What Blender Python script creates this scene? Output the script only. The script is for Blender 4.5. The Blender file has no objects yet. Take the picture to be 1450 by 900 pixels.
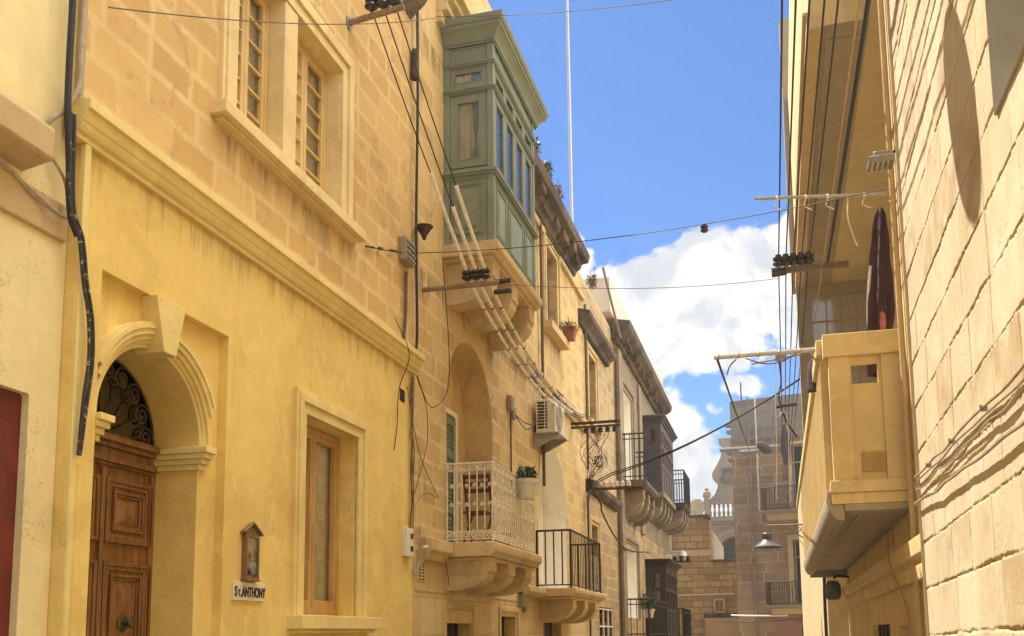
import bpy, bmesh, math, random
import numpy as np
from mathutils import Vector, Matrix
from mathutils.geometry import tessellate_polygon

random.seed(7)
rng = np.random.default_rng(7)
SC = bpy.context.scene
COL = SC.collection
R = math.radians

# ------------------------------------------------------------------ camera
# street runs along +Y, left facades stand at X = -4, right facades near X = +1, eye 1.6 m above the street
F_PX, PPX, PPY, IMG_W, IMG_H = 1400.0, 725.0, 713.0, 1450.0, 900.0
d = Vector((1105 - PPX, PPY - 893, F_PX)).normalized()
yup = -((620 - PPX) * d.x + F_PX * d.z) / d.y
u = Vector((620 - PPX, yup, F_PX)).normalized()
r = u.cross(d)
cam_data = bpy.data.cameras.new('camera')
cam = bpy.data.objects.new('camera', cam_data)
COL.objects.link(cam)
cam.matrix_world = Matrix(((r.x, r.y, -r.z, 0), (d.x, d.y, -d.z, 0), (u.x, u.y, -u.z, 1.6), (0, 0, 0, 1)))
cam_data.sensor_fit = 'HORIZONTAL'
cam_data.sensor_width = 36.0
cam_data.lens = 36.0 * F_PX / IMG_W
cam_data.shift_y = (PPY - IMG_H / 2) / IMG_W
cam_data.clip_start, cam_data.clip_end = 0.05, 3000
SC.camera = cam

# ------------------------------------------------------------------ light
SUN = Vector((-1.0, 0.6, 2.15)).normalized()
EXPOSURE = 2.25
sun_elev, sun_az = math.asin(SUN.z), math.atan2(SUN.x, SUN.y)
sl = bpy.data.lights.new('sun', 'SUN')
sl.energy, sl.angle, sl.color = 2.3, R(0.5), (1.0, 0.94, 0.80)
so = bpy.data.objects.new('sun', sl)
COL.objects.link(so)
so.rotation_euler = SUN.to_track_quat('Z', 'Y').to_euler()
so.location = (-20, 10, 40)
SC.view_settings.view_transform = 'Standard'
SC.view_settings.look = 'None'
SC.view_settings.gamma = 1.0
SC.view_settings.exposure = EXPOSURE
try:
    SC.view_settings.use_curve_mapping = False
except Exception:
    pass
SC.cycles.max_bounces = 10
SC.cycles.diffuse_bounces = 6
SC.cycles.transparent_max_bounces = 12


class NT:
    """small helper round a node tree"""
    def __init__(s, nt):
        s.t = nt
        s.n = nt.nodes
        s.l = nt.links

    def new(s, typ, ins=None, **props):
        nd = s.n.new(typ)
        for k, v in props.items():
            setattr(nd, k, v)
        for k, v in (ins or {}).items():
            s.set(nd.inputs[k], v)
        return nd

    def set(s, sock, v):
        if isinstance(v, bpy.types.NodeSocket):
            s.l.new(v, sock)
        elif isinstance(v, bpy.types.Node):
            s.l.new(v.outputs[0], sock)
        else:
            if hasattr(sock, 'default_value') and isinstance(v, (tuple, list)) and len(v) == 3 and len(sock.default_value) == 4:
                v = (*v, 1)
            sock.default_value = v

    def math(s, op, a, b=0.0, c=0.0, clamp=False):
        m = s.new('ShaderNodeMath', {0: a, 1: b, 2: c}, operation=op, use_clamp=clamp)
        return m.outputs[0]

    def mix(s, fac, a, b, mode='MIX'):
        m = s.new('ShaderNodeMix', data_type='RGBA', blend_type=mode)
        s.set(m.inputs[0], fac)
        s.set(m.inputs[6], a)
        s.set(m.inputs[7], b)
        return m.outputs[2]

    def ramp(s, v, lo, hi, a=0.0, b=1.0, smooth=True):
        m = s.new('ShaderNodeMapRange', {0: v, 1: lo, 2: hi, 3: a, 4: b}, interpolation_type='SMOOTHSTEP' if smooth else 'LINEAR')
        return m.outputs[0]

    def noise(s, vec, scale, detail=4.0, rough=0.55, dist=0.0):
        m = s.new('ShaderNodeTexNoise', {'Vector': vec, 'Scale': scale, 'Detail': detail, 'Roughness': rough, 'Distortion': dist})
        return m.outputs[0]


# sky: Nishita with cumulus clouds placed by direction (world space)
world = bpy.data.worlds.new('World')
SC.world = world
world.use_nodes = True
w = NT(world.node_tree)
w.n.clear()
SKY_STRENGTH = 0.075
sky = w.new('ShaderNodeTexSky', sky_type='NISHITA', sun_disc=False, sun_elevation=sun_elev, sun_rotation=sun_az,
            altitude=20, air_density=1.0, dust_density=0.3, ozone_density=2.5)
tc = w.new('ShaderNodeTexCoord')
sep = w.new('ShaderNodeSeparateXYZ', {0: tc.outputs['Generated']})
dx, dy, dz = sep.outputs
dyc = w.math('MAXIMUM', dy, 0.08)
pp = w.math('DIVIDE', dx, dyc)
qq = w.math('DIVIDE', dz, dyc)
pv = w.new('ShaderNodeCombineXYZ', {0: pp, 1: qq, 2: 0.0})
wob = w.noise(pv, 7.0, 6, 0.6)
wob2 = w.noise(pv, 20.0, 8, 0.66)
blobs = [  # centre p, q, radius p, q (tangents from the street direction)
    (-0.085, 0.325, 0.125, 0.075), (-0.03, 0.355, 0.075, 0.075), (0.05, 0.345, 0.10, 0.075),
    (-0.15, 0.31, 0.05, 0.055), (-0.125, 0.19, 0.075, 0.075), (-0.10, 0.12, 0.11, 0.07), (-0.17, 0.23, 0.03, 0.05),
    (0.16, 0.33, 0.10, 0.10), (-0.30, 0.10, 0.14, 0.12), (0.4, 0.2, 0.16, 0.10), (-0.8, 0.35, 0.3, 0.2)]
shape = None
for (cp, cq, rp, rq) in blobs:
    a = w.math('DIVIDE', w.math('SUBTRACT', pp, cp), rp)
    b = w.math('DIVIDE', w.math('SUBTRACT', qq, cq), rq)
    e = w.math('SUBTRACT', 1.0, w.math('ADD', w.math('MULTIPLY', a, a), w.math('MULTIPLY', b, b)))
    shape = e if shape is None else w.math('MAXIMUM', shape, e)
for (cp, cq, rp, rq) in [(-0.205, 0.415, 0.022, 0.022), (-0.19, 0.39, 0.02, 0.02), (-0.165, 0.375, 0.02, 0.016), (-0.03, 0.245, 0.03, 0.014), (-0.055, 0.225, 0.02, 0.014)]:
    a = w.math('DIVIDE', w.math('SUBTRACT', pp, cp), rp)
    b = w.math('DIVIDE', w.math('SUBTRACT', qq, cq), rq)
    e = w.math('SUBTRACT', 0.35, w.math('MULTIPLY', w.math('ADD', w.math('MULTIPLY', a, a), w.math('MULTIPLY', b, b)), 0.5))
    shape = w.math('MAXIMUM', shape, e)
shape = w.math('MAXIMUM', shape, -1.2)
edge = w.math('ADD', shape, w.math('MULTIPLY', w.math('SUBTRACT', wob, 0.5), 2.4))
edge = w.math('ADD', edge, w.math('MULTIPLY', w.math('SUBTRACT', wob2, 0.5), 1.5))
mask = w.ramp(edge, 0.0, 0.28)
mask = w.math('MULTIPLY', mask, w.ramp(dy, 0.1, 0.25))
# unseen bright cloud high on the right, added as fill for the left walls
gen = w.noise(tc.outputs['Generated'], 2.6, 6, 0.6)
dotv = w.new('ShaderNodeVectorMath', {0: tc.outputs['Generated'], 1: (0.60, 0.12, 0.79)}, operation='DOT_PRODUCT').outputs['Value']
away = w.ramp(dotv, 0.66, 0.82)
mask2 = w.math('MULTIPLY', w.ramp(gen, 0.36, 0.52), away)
puff = w.noise(pv, 11.0, 6, 0.62, 0.4)
cl_col = w.mix(w.ramp(puff, 0.40, 0.58), (0.66, 0.71, 0.78), (1.0, 0.99, 0.97))
skyc = w.mix(1.0, sky.outputs[0], (0.21, 0.345, 0.50), "MULTIPLY")
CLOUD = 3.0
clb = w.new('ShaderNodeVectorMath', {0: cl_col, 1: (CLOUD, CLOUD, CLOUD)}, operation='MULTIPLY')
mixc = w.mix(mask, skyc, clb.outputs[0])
FILL_CLOUD = 17.0
mixc = w.mix(mask2, mixc, (FILL_CLOUD, FILL_CLOUD * 0.96, FILL_CLOUD * 0.88))
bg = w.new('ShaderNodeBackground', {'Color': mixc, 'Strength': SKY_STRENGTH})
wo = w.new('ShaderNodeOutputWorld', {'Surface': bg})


# ------------------------------------------------------------------ materials
MATS = {}


def mat_base(name):
    m = bpy.data.materials.new(name)
    m.use_nodes = True
    t = NT(m.node_tree)
    t.n.clear()
    out = t.new('ShaderNodeOutputMaterial')
    b = t.new('ShaderNodeBsdfPrincipled')
    t.l.new(b.outputs[0], out.inputs[0])
    MATS[name] = m
    return m, t, b, out


def wall_coords(t):
    g = t.new('ShaderNodeNewGeometry')
    s = t.new('ShaderNodeSeparateXYZ', {0: g.outputs['Position']})
    a = t.math('ADD', s.outputs[0], s.outputs[1])
    return g.outputs['Position'], a, s.outputs[2]


def runoff(t, c, a, z, drip):
    """dirt washed down from a ledge at height z0, over a length"""
    z0, ln, col, k = drip[:4]
    v = t.new('ShaderNodeCombineXYZ', {0: t.math('MULTIPLY', a, 5.5), 1: t.math('MULTIPLY', z, 0.5), 2: 3.0}).outputs[0]
    n = t.noise(v, 1.6, 6, 0.72)
    reach = t.math('SUBTRACT', 1.0, t.math('DIVIDE', t.math('SUBTRACT', z0, z), ln))
    f = t.math('ADD', n, t.math('MULTIPLY', t.math('SUBTRACT', reach, 1.0), 0.35))
    below = t.ramp(z, z0 + 0.02, z0, 0.0, 1.0)
    f = t.math('MULTIPLY', t.math('MULTIPLY', t.ramp(f, 0.38, 0.6), below), t.ramp(reach, 0.0, 0.3))
    if len(drip) > 4:      # only between two places along the wall
        a0, a1 = drip[4:]
        f = t.math('MULTIPLY', f, t.math('MULTIPLY', t.ramp(a, a0 - 0.1, a0 + 0.15), t.ramp(a, a1 + 0.1, a1 - 0.15)))
    return t.mix(t.math('MULTIPLY', f, k), c, col)


def plaster(name, col, stain=(0.3, 0.2, 0.1), amt=0.35, bump=0.12, rough=0.9, fine=40.0, streak=0.3, light=None, drip=None, patch=0.16):
    m, t, b, out = mat_base(name)
    pos, a, z = wall_coords(t)
    v = t.new('ShaderNodeCombineXYZ', {0: a, 1: z, 2: 0.0}).outputs[0]
    big = t.noise(pos, 0.9, 6, 0.6)
    mid = t.noise(pos, 5.0, 5, 0.65, 0.5)
    sv = t.new('ShaderNodeVectorMath', {0: v, 1: (9.0, 0.45, 1.0)}, operation='MULTIPLY').outputs[0]
    st = t.noise(sv, 1.0, 5, 0.6)
    f1 = t.math('MULTIPLY', t.ramp(big, 0.42, 0.72), amt)
    c = t.mix(f1, col, stain)
    f2 = t.math('MULTIPLY', t.ramp(st, 0.52, 0.78), streak)
    c = t.mix(f2, c, stain)
    lt = light or tuple(min(1, x * 1.18 + 0.02) for x in col)
    c = t.mix(t.math('MULTIPLY', t.ramp(mid, 0.45, 0.75), 0.45), c, lt)
    pt = t.noise(pos, 1.7, 8, 0.55, 0.6)
    c = t.mix(t.math('MULTIPLY', t.ramp(pt, 0.56, 0.585), patch), c, stain)
    c = t.mix(t.math('MULTIPLY', t.ramp(pt, 0.40, 0.385), patch), c, lt)
    spk = t.noise(pos, 16.0, 6, 0.7)
    c = t.mix(t.math('MULTIPLY', t.ramp(spk, 0.68, 0.72), 0.45), c, tuple(x * 0.45 for x in stain))
    wp = t.new('ShaderNodeTexNoise', {'Vector': pos, 'Scale': 2.2, 'Detail': 6.0, 'Roughness': 0.7})
    wv_ = t.new('ShaderNodeVectorMath', {0: wp.outputs['Color'], 'Scale': 0.9}, operation='SCALE')
    wq = t.new('ShaderNodeVectorMath', {0: pos, 1: wv_.outputs[0]}, operation='ADD').outputs[0]
    vo = t.new('ShaderNodeTexVoronoi', {'Vector': wq, 'Scale': 0.9}, feature='DISTANCE_TO_EDGE')
    cr = t.math('MULTIPLY', t.ramp(vo.outputs['Distance'], 0.006, 0.0), t.ramp(t.noise(pos, 0.8, 3, 0.5), 0.5, 0.6))
    c = t.mix(t.math('MULTIPLY', cr, 0.55), c, tuple(x * 0.5 for x in stain))
    if drip:
        c = runoff(t, c, a, z, drip)
    t.set(b.inputs['Base Color'], c)
    b.inputs['Roughness'].default_value = rough
    fn = t.noise(pos, fine, 4, 0.6)
    h = t.math('ADD', t.math('MULTIPLY', fn, 0.3), t.math('MULTIPLY', mid, 0.8))
    h = t.math('ADD', h, t.math('MULTIPLY', big, 1.2))
    h = t.math('SUBTRACT', h, t.math('MULTIPLY', cr, 0.6))
    h = t.math('SUBTRACT', h, t.math('MULTIPLY', t.ramp(spk, 0.68, 0.72), 0.4))
    bp = t.new('ShaderNodeBump', {'Strength': bump, 'Distance': 0.03, 'Height': h})
    t.l.new(bp.outputs[0], b.inputs['Normal'])
    return m


def stone(name, c1, c2, mortar, bw=0.56, bh=0.262, ms=0.022, zoff=0.0, stain=(0.1, 0.07, 0.04), amt=0.3, streak=0.35, bump=0.5, recess=1.0, wob=0.02, smooth=0.35, drip=None):
    m, t, b, out = mat_base(name)
    pos, a, z = wall_coords(t)
    z = t.math('ADD', z, zoff)
    v = t.new('ShaderNodeCombineXYZ', {0: a, 1: z, 2: 0.0}).outputs[0]
    n1 = t.new('ShaderNodeTexNoise', {'Vector': pos, 'Scale': 3.5, 'Detail': 5.0, 'Roughness': 0.7})
    off = t.new('ShaderNodeVectorMath', {0: n1.outputs['Color'], 1: (0.5, 0.5, 0.5)}, operation='SUBTRACT')
    off = t.new('ShaderNodeVectorMath', {0: off.outputs[0], 'Scale': wob * 2.5}, operation='SCALE')
    vd = t.new('ShaderNodeVectorMath', {0: v, 1: off.outputs[0]}, operation='ADD').outputs[0]
    br = t.new('ShaderNodeTexBrick', {'Vector': vd, 'Color1': (0, 0, 0, 1), 'Color2': (1, 1, 1, 1), 'Mortar': (0.5, 0.5, 0.5, 1), 'Scale': 1.0,
                                      'Mortar Size': ms, 'Mortar Smooth': smooth, 'Bias': 0.0, 'Brick Width': bw, 'Row Height': bh}, offset=0.45, squash=0.85, squash_frequency=3)
    big = t.noise(pos, 0.7, 6, 0.62)
    mid = t.noise(pos, 6.0, 6, 0.68, 0.6)
    fine = t.noise(pos, 45.0, 4, 0.6)
    rnd = t.math('ADD', t.math('MULTIPLY', br.outputs[0], 0.65), t.math('MULTIPLY', mid, 0.5))
    c = t.mix(t.ramp(rnd, 0.1, 0.95), c1, c2)
    # mortar shows unevenly
    pm = t.ramp(t.noise(pos, 2.1, 5, 0.7), 0.3, 0.55)
    mf = t.math('MULTIPLY', br.outputs[1], t.math('ADD', 0.25, t.math('MULTIPLY', pm, 0.7)))
    c = t.mix(mf, c, mortar)
    sv = t.new('ShaderNodeVectorMath', {0: v, 1: (7.0, 0.35, 1.0)}, operation='MULTIPLY').outputs[0]
    st = t.noise(sv, 1.0, 6, 0.65)
    c = t.mix(t.math('MULTIPLY', t.ramp(st, 0.54, 0.8), streak), c, stain)
    c = t.mix(t.math('MULTIPLY', t.ramp(big, 0.5, 0.75), amt), c, stain)
    c = t.mix(t.math('MULTIPLY', t.ramp(fine, 0.55, 0.8), 0.18), c, stain)
    er = t.noise(pos, 3.3, 8, 0.7, 0.8)
    c = t.mix(t.math('MULTIPLY', t.ramp(er, 0.57, 0.63), 0.4), c, stain)
    c = t.mix(t.math('MULTIPLY', t.ramp(er, 0.41, 0.36), 0.35), c, mortar)
    if drip:
        z_true = t.math('SUBTRACT', z, zoff)
        for dd in drip:
            c = runoff(t, c, a, z_true, dd)
    t.set(b.inputs['Base Color'], c)
    b.inputs['Roughness'].default_value = 0.93
    h = t.math('ADD', t.math('MULTIPLY', mid, 0.9), t.math('MULTIPLY', fine, 0.35))
    h = t.math('SUBTRACT', h, t.math('MULTIPLY', br.outputs[1], 0.5 * recess))
    bp = t.new('ShaderNodeBump', {'Strength': bump, 'Distance': 0.02, 'Height': h})
    t.l.new(bp.outputs[0], b.inputs['Normal'])
    return m


def simple(name, col, rough=0.6, metal=0.0, var=0.25, scale=8.0, bump=0.1, spec=0.5, dark=None):
    m, t, b, out = mat_base(name)
    g = t.new('ShaderNodeNewGeometry')
    n = t.noise(g.outputs['Position'], scale, 5, 0.65)
    dk = dark or tuple(x * (1 - var) for x in col)
    c = t.mix(t.ramp(n, 0.3, 0.7), dk, tuple(min(1, x * (1 + var * 0.5)) for x in col))
    t.set(b.inputs['Base Color'], c)
    b.inputs['Roughness'].default_value = rough
    b.inputs['Metallic'].default_value = metal
    b.inputs['Specular IOR Level'].default_value = spec
    if bump:
        n2 = t.noise(g.outputs['Position'], scale * 6, 4, 0.6)
        bp = t.new('ShaderNodeBump', {'Strength': bump, 'Distance': 0.01, 'Height': n2})
        t.l.new(bp.outputs[0], b.inputs['Normal'])
    return m


def timber(name, c1, c2, rough=0.45, bump=0.12):
    m, t, b, out = mat_base(name)
    g = t.new('ShaderNodeNewGeometry')
    v = t.new('ShaderNodeVectorMath', {0: g.outputs['Position'], 1: (26, 26, 2.2)}, operation='MULTIPLY').outputs[0]
    n = t.noise(v, 1.0, 5, 0.6, 1.0)
    n2 = t.noise(g.outputs['Position'], 3.0, 3, 0.5)
    c = t.mix(t.ramp(n, 0.3, 0.72), c1, c2)
    c = t.mix(t.math('MULTIPLY', t.ramp(n2, 0.45, 0.75), 0.4), c, tuple(x * 0.6 for x in c1))
    t.set(b.inputs['Base Color'], c)
    b.inputs['Roughness'].default_value = rough
    bp = t.new('ShaderNodeBump', {'Strength': bump, 'Distance': 0.006, 'Height': n})
    t.l.new(bp.outputs[0], b.inputs['Normal'])
    return m


def glass(name, tint=(0.75, 0.78, 0.78), gloss=0.25, wave=0.05):
    m = bpy.data.materials.new(name)
    m.use_nodes = True
    t = NT(m.node_tree)
    t.n.clear()
    out = t.new('ShaderNodeOutputMaterial')
    g = t.new('ShaderNodeNewGeometry')
    n = t.noise(g.outputs['Position'], 6.0, 2, 0.5)
    bp = t.new('ShaderNodeBump', {'Strength': wave, 'Distance': 0.02, 'Height': n})
    tr = t.new('ShaderNodeBsdfTransparent', {0: tint})
    gl = t.new('ShaderNodeBsdfGlossy', {0: (1, 1, 1), 'Roughness': 0.03, 'Normal': bp.outputs[0]})
    fr = t.new('ShaderNodeFresnel', {0: 1.5})
    f = t.math('ADD', t.math('MULTIPLY', fr.outputs[0], 0.9), gloss * 0.3, clamp=True)
    mx = t.new('ShaderNodeMixShader', {0: f, 1: tr.outputs[0], 2: gl.outputs[0]})
    t.l.new(mx.outputs[0], out.inputs[0])
    MATS[name] = m
    return m


M = {}
M['yellow'] = plaster('yellow painted plaster', (0.74, 0.54, 0.165), (0.54, 0.34, 0.085), 0.5, 0.28, streak=0.35, patch=0.24, drip=(4.6, 0.55, (0.36, 0.24, 0.09), 0.6))
M['yellow_trim'] = plaster('yellow painted stone trim', (0.74, 0.58, 0.22), (0.50, 0.34, 0.11), 0.4, 0.14, streak=0.35)
M['cream'] = plaster('cream limewash', (0.76, 0.64, 0.34), (0.56, 0.43, 0.2), 0.35, 0.2, streak=0.3)
M['ledge'] = plaster('brown limestone band', (0.52, 0.37, 0.19), (0.36, 0.22, 0.1), 0.5, 0.35)
M['up_stone'] = stone('golden limestone blocks', (0.52, 0.325, 0.112), (0.63, 0.425, 0.162), (0.67, 0.49, 0.225), bw=0.58, bh=0.262, ms=0.05, zoff=0.02, stain=(0.36, 0.21, 0.08), amt=0.45, streak=0.45, bump=0.35, recess=-0.4, wob=0.035, smooth=0.9, drip=[(5.5, 0.75, (0.74, 0.58, 0.32), 0.8, 2.3, 4.9), (5.5, 0.9, (0.22, 0.13, 0.055), 0.75, 2.25, 4.9)])
M['trim_stone'] = plaster('pale limestone trim', (0.72, 0.56, 0.27), (0.46, 0.31, 0.12), 0.4, 0.3, streak=0.45)
M['h2_stone'] = stone('amber limestone blocks', (0.49, 0.32, 0.12), (0.65, 0.455, 0.19), (0.67, 0.51, 0.26), bw=0.56, bh=0.27, ms=0.035, zoff=0.1, stain=(0.22, 0.14, 0.065), amt=0.55, streak=0.6, bump=0.5, recess=0.2, wob=0.032, smooth=0.7, drip=[(9.15, 1.3, (0.15, 0.095, 0.05), 0.7), (7.25, 1.2, (0.14, 0.09, 0.045), 0.7, 13.3, 14.9), (6.0, 0.9, (0.18, 0.115, 0.055), 0.75)])
M['h2_low'] = stone('pale lower limestone blocks', (0.58, 0.43, 0.19), (0.66, 0.50, 0.24), (0.50, 0.36, 0.17), bw=0.62, bh=0.44, ms=0.014, zoff=-0.27, stain=(0.36, 0.24, 0.1), amt=0.4, streak=0.5, bump=0.3, recess=0.5, wob=0.02, smooth=0.3)
M['h2_trim'] = plaster('weathered limestone trim', (0.64, 0.47, 0.22), (0.26, 0.17, 0.08), 0.5, 0.5, streak=0.5)
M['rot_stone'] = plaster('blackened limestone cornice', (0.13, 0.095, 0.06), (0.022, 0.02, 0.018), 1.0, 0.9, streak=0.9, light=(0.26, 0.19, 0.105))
M['h3_stone'] = stone('dull ochre limestone blocks', (0.33, 0.23, 0.11), (0.46, 0.325, 0.155), (0.55, 0.42, 0.25), bw=0.55, bh=0.27, ms=0.02, stain=(0.16, 0.11, 0.07), amt=0.6, streak=0.55, bump=0.5)
M['h4_stone'] = stone('grey weathered limestone blocks', (0.215, 0.165, 0.105), (0.30, 0.23, 0.145), (0.32, 0.25, 0.165), bw=0.6, bh=0.28, ms=0.014, stain=(0.13, 0.11, 0.09), amt=0.7, streak=0.6, bump=0.5)
M['white_plaster'] = plaster('off white plaster', (0.86, 0.82, 0.72), (0.6, 0.5, 0.36), 0.2, 0.1, streak=0.2)
M['parapet'] = plaster('pale rendered parapet', (0.58, 0.52, 0.42), (0.35, 0.3, 0.23), 0.4, 0.2)
M['old_wall'] = stone('rough rubble masonry', (0.34, 0.225, 0.09), (0.52, 0.36, 0.16), (0.24, 0.165, 0.085), bw=0.62, bh=0.30, ms=0.03, stain=(0.16, 0.11, 0.06), amt=0.5, streak=0.3, bump=0.7, wob=0.04)
M['far_stone'] = stone('brown blockwork with pale joints', (0.27, 0.185, 0.105), (0.36, 0.255, 0.15), (0.50, 0.40, 0.27), bw=0.85, bh=0.40, ms=0.02, stain=(0.15, 0.11, 0.09), amt=0.4, streak=0.3, bump=0.3, wob=0.02, smooth=0.2)
M['far_grey'] = stone('grey concrete blockwork', (0.22, 0.185, 0.14), (0.30, 0.255, 0.195), (0.36, 0.31, 0.24), bw=0.6, bh=0.42, ms=0.02, stain=(0.12, 0.1, 0.09), amt=0.5, streak=0.4, bump=0.3, wob=0.02)
M['church'] = plaster('pink limestone', (0.36, 0.215, 0.12), (0.36, 0.2, 0.12), 0.35, 0.3)
M['church_pale'] = plaster('pale pink limestone', (0.27, 0.195, 0.125), (0.35, 0.26, 0.2), 0.5, 0.3)
M['mauve'] = plaster('mauve painted plaster', (0.34, 0.20, 0.16), (0.24, 0.14, 0.11), 0.4, 0.1)
M['ry_wall'] = plaster('ochre yellow paint', (0.68, 0.52, 0.24), (0.44, 0.31, 0.13), 0.5, 0.2, streak=0.5, patch=0.25)
M['loggia_in'] = plaster('pale ochre loggia plaster', (0.60, 0.49, 0.28), (0.4, 0.31, 0.16), 0.4, 0.15)
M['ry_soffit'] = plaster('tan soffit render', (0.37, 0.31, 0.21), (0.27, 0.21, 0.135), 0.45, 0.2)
M['ry_patch'] = plaster('brown unpainted patch', (0.44, 0.28, 0.10), (0.3, 0.18, 0.07), 0.5, 0.3)
M['pale_plaster'] = plaster('pale plaster', (0.60, 0.46, 0.25), (0.4, 0.29, 0.15), 0.4, 0.3, streak=0.5)  # own pale plaster colour, used on several buildings
M['grey_plaster'] = plaster('grey cement plaster', (0.42, 0.38, 0.29), (0.3, 0.27, 0.2), 0.5, 0.2)
M['asphalt'] = plaster('worn pale concrete road', (0.30, 0.275, 0.23), (0.2, 0.18, 0.15), 0.5, 0.4, fine=120)
M['paving'] = stone('limestone paving', (0.36, 0.29, 0.2), (0.44, 0.36, 0.26), (0.2, 0.16, 0.12), bw=0.5, bh=0.5, ms=0.012)
M['door_wood'] = timber('varnished brown timber', (0.13, 0.055, 0.016), (0.31, 0.145, 0.046), 0.4)
M['honey_wood'] = timber('honey timber', (0.42, 0.235, 0.075), (0.56, 0.345, 0.125), 0.5)
M['pale_wood'] = timber('pale yellow painted timber', (0.56, 0.37, 0.13), (0.66, 0.46, 0.19), 0.55)
M['chair_wood'] = timber('dark brown chair timber', (0.075, 0.035, 0.02), (0.13, 0.065, 0.035), 0.5)
M['arm_wood'] = timber('weathered grey timber', (0.20, 0.13, 0.075), (0.32, 0.22, 0.12), 0.8)
M['green'] = simple('sage green paint', (0.205, 0.235, 0.15), 0.5, 0, 0.14, 2.5, 0.05)
M['green_light'] = simple('sage green panel paint', (0.25, 0.285, 0.185), 0.5, 0, 0.12, 2.5, 0.05)
M['red'] = simple('dark red paint', (0.16, 0.022, 0.015), 0.5, 0, 0.3, 5, 0.08)
M['jamb_grey'] = plaster('grey brown jamb stone', (0.33, 0.24, 0.14), (0.2, 0.14, 0.09), 0.5, 0.3)
M['white_iron'] = simple('cream painted iron', (0.78, 0.69, 0.50), 0.55, 0, 0.25, 20, 0.05)
M['white'] = simple('white plastic', (0.72, 0.66, 0.52), 0.45, 0, 0.12, 12, 0.03)
M['tube'] = simple('cream conduit plastic', (0.84, 0.78, 0.64), 0.5, 0, 0.2, 14, 0.05)
M['grey_pipe'] = simple('grey conduit', (0.40, 0.32, 0.23), 0.6, 0, 0.25, 12, 0.1)
M['black'] = simple('black iron', (0.022, 0.018, 0.015), 0.55, 0.2, 0.4, 20, 0.1)
M['cable'] = simple('black cable rubber', (0.022, 0.018, 0.017), 0.65, 0, 0.4, 30, 0.1)
m_, t_, b_, o_ = mat_base('flaking painted cable')
g_ = t_.new('ShaderNodeNewGeometry')
t_.set(b_.inputs['Base Color'], t_.mix(t_.ramp(t_.noise(g_.outputs['Position'], 22.0, 6, 0.75), 0.58, 0.63), (0.03, 0.025, 0.02), (0.5, 0.42, 0.3)))
b_.inputs['Roughness'].default_value = 0.7
M['old_cable'] = m_
M['brown_cable'] = simple('dusty brown cable', (0.13, 0.085, 0.045), 0.7, 0, 0.4, 20, 0.1)
M['rust'] = simple('rusty iron', (0.10, 0.06, 0.035), 0.8, 0.3, 0.5, 25, 0.3)
M['ceramic'] = simple('dark brown glazed ceramic', (0.035, 0.022, 0.016), 0.25, 0, 0.3, 20, 0.0)
M['grey_metal'] = simple('grey painted metal', (0.28, 0.26, 0.22), 0.45, 0.3, 0.2, 15, 0.1)
M['grey_box'] = simple('grey plastic box', (0.30, 0.24, 0.15), 0.6, 0, 0.2, 12, 0.1)
M['dark_timber'] = simple('dark brown painted timber', (0.045, 0.032, 0.024), 0.5, 0, 0.3, 8, 0.1)
M['grey_timber'] = simple('grey brown painted timber', (0.11, 0.085, 0.075), 0.55, 0, 0.25, 8, 0.1)
M['shutter'] = simple('blue grey shutter paint', (0.19, 0.18, 0.16), 0.6, 0, 0.15, 5, 0.05)
M['curtain'] = simple('grey white curtain', (0.86, 0.83, 0.76), 0.9, 0, 0.25, 12, 0.2)
M['blind'] = simple('dusty grey green blind', (0.50, 0.54, 0.43), 0.9, 0, 0.2, 6, 0.2)
M['lace'] = simple('pale net curtain', (0.62, 0.57, 0.46), 0.9, 0, 0.25, 30, 0.2)
M['dark'] = simple('dark interior', (0.02, 0.018, 0.015), 0.9, 0, 0.3, 4, 0)
M['vent_dark'] = simple('vent hole', (0.05, 0.035, 0.02), 0.9, 0, 0.3, 20, 0)
M['terracotta'] = simple('terracotta', (0.35, 0.12, 0.06), 0.8, 0, 0.25, 15, 0.1)
M['leaf'] = simple('green leaves', (0.05, 0.085, 0.025), 0.6, 0, 0.5, 12, 0)
M['leaf2'] = simple('olive leaves', (0.10, 0.12, 0.05), 0.6, 0, 0.4, 12, 0)
M['dry'] = simple('dry stems', (0.16, 0.10, 0.06), 0.8, 0, 0.5, 12, 0)
M['marble'] = simple('white marble', (0.70, 0.60, 0.42), 0.4, 0, 0.12, 9, 0.03)
M['letter'] = simple('black lettering paint', (0.03, 0.025, 0.02), 0.6, 0, 0.2, 30, 0)
M['brass'] = simple('tarnished brass', (0.14, 0.12, 0.06), 0.45, 0.8, 0.4, 20, 0.1)
M['niche_frame'] = simple('brown bronze frame', (0.22, 0.13, 0.055), 0.55, 0.2, 0.3, 20, 0.1)
M['niche_img'] = simple('pale grey picture', (0.56, 0.51, 0.40), 0.6, 0, 0.35, 28, 0)  # pale tone stands in for the reflection in the shrine glass
M['purple'] = simple('dark plum cloth', (0.06, 0.022, 0.026), 0.9, 0, 0.3, 9, 0.2)
M['pink'] = simple('pink cloth', (0.5, 0.14, 0.15), 0.9, 0, 0.3, 9, 0.2)
M['dark_cloth'] = simple('dark grey plum cloth', (0.055, 0.035, 0.04), 0.9, 0, 0.3, 9, 0.2)
M['white_cloth'] = simple('white cloth', (0.7, 0.66, 0.58), 0.9, 0, 0.15, 9, 0.2)
M['pole'] = simple('grey white pole', (0.56, 0.54, 0.50), 0.5, 0, 0.15, 14, 0.05)
M['steel'] = simple('galvanised steel', (0.46, 0.42, 0.36), 0.45, 0.4, 0.2, 20, 0.05)
M['mast'] = simple('white painted mast', (0.5, 0.49, 0.46), 0.4, 0.1, 0.08, 4, 0)
M['dish'] = simple('white grey dish', (0.62, 0.60, 0.56), 0.5, 0.1, 0.1, 4, 0)
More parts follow.
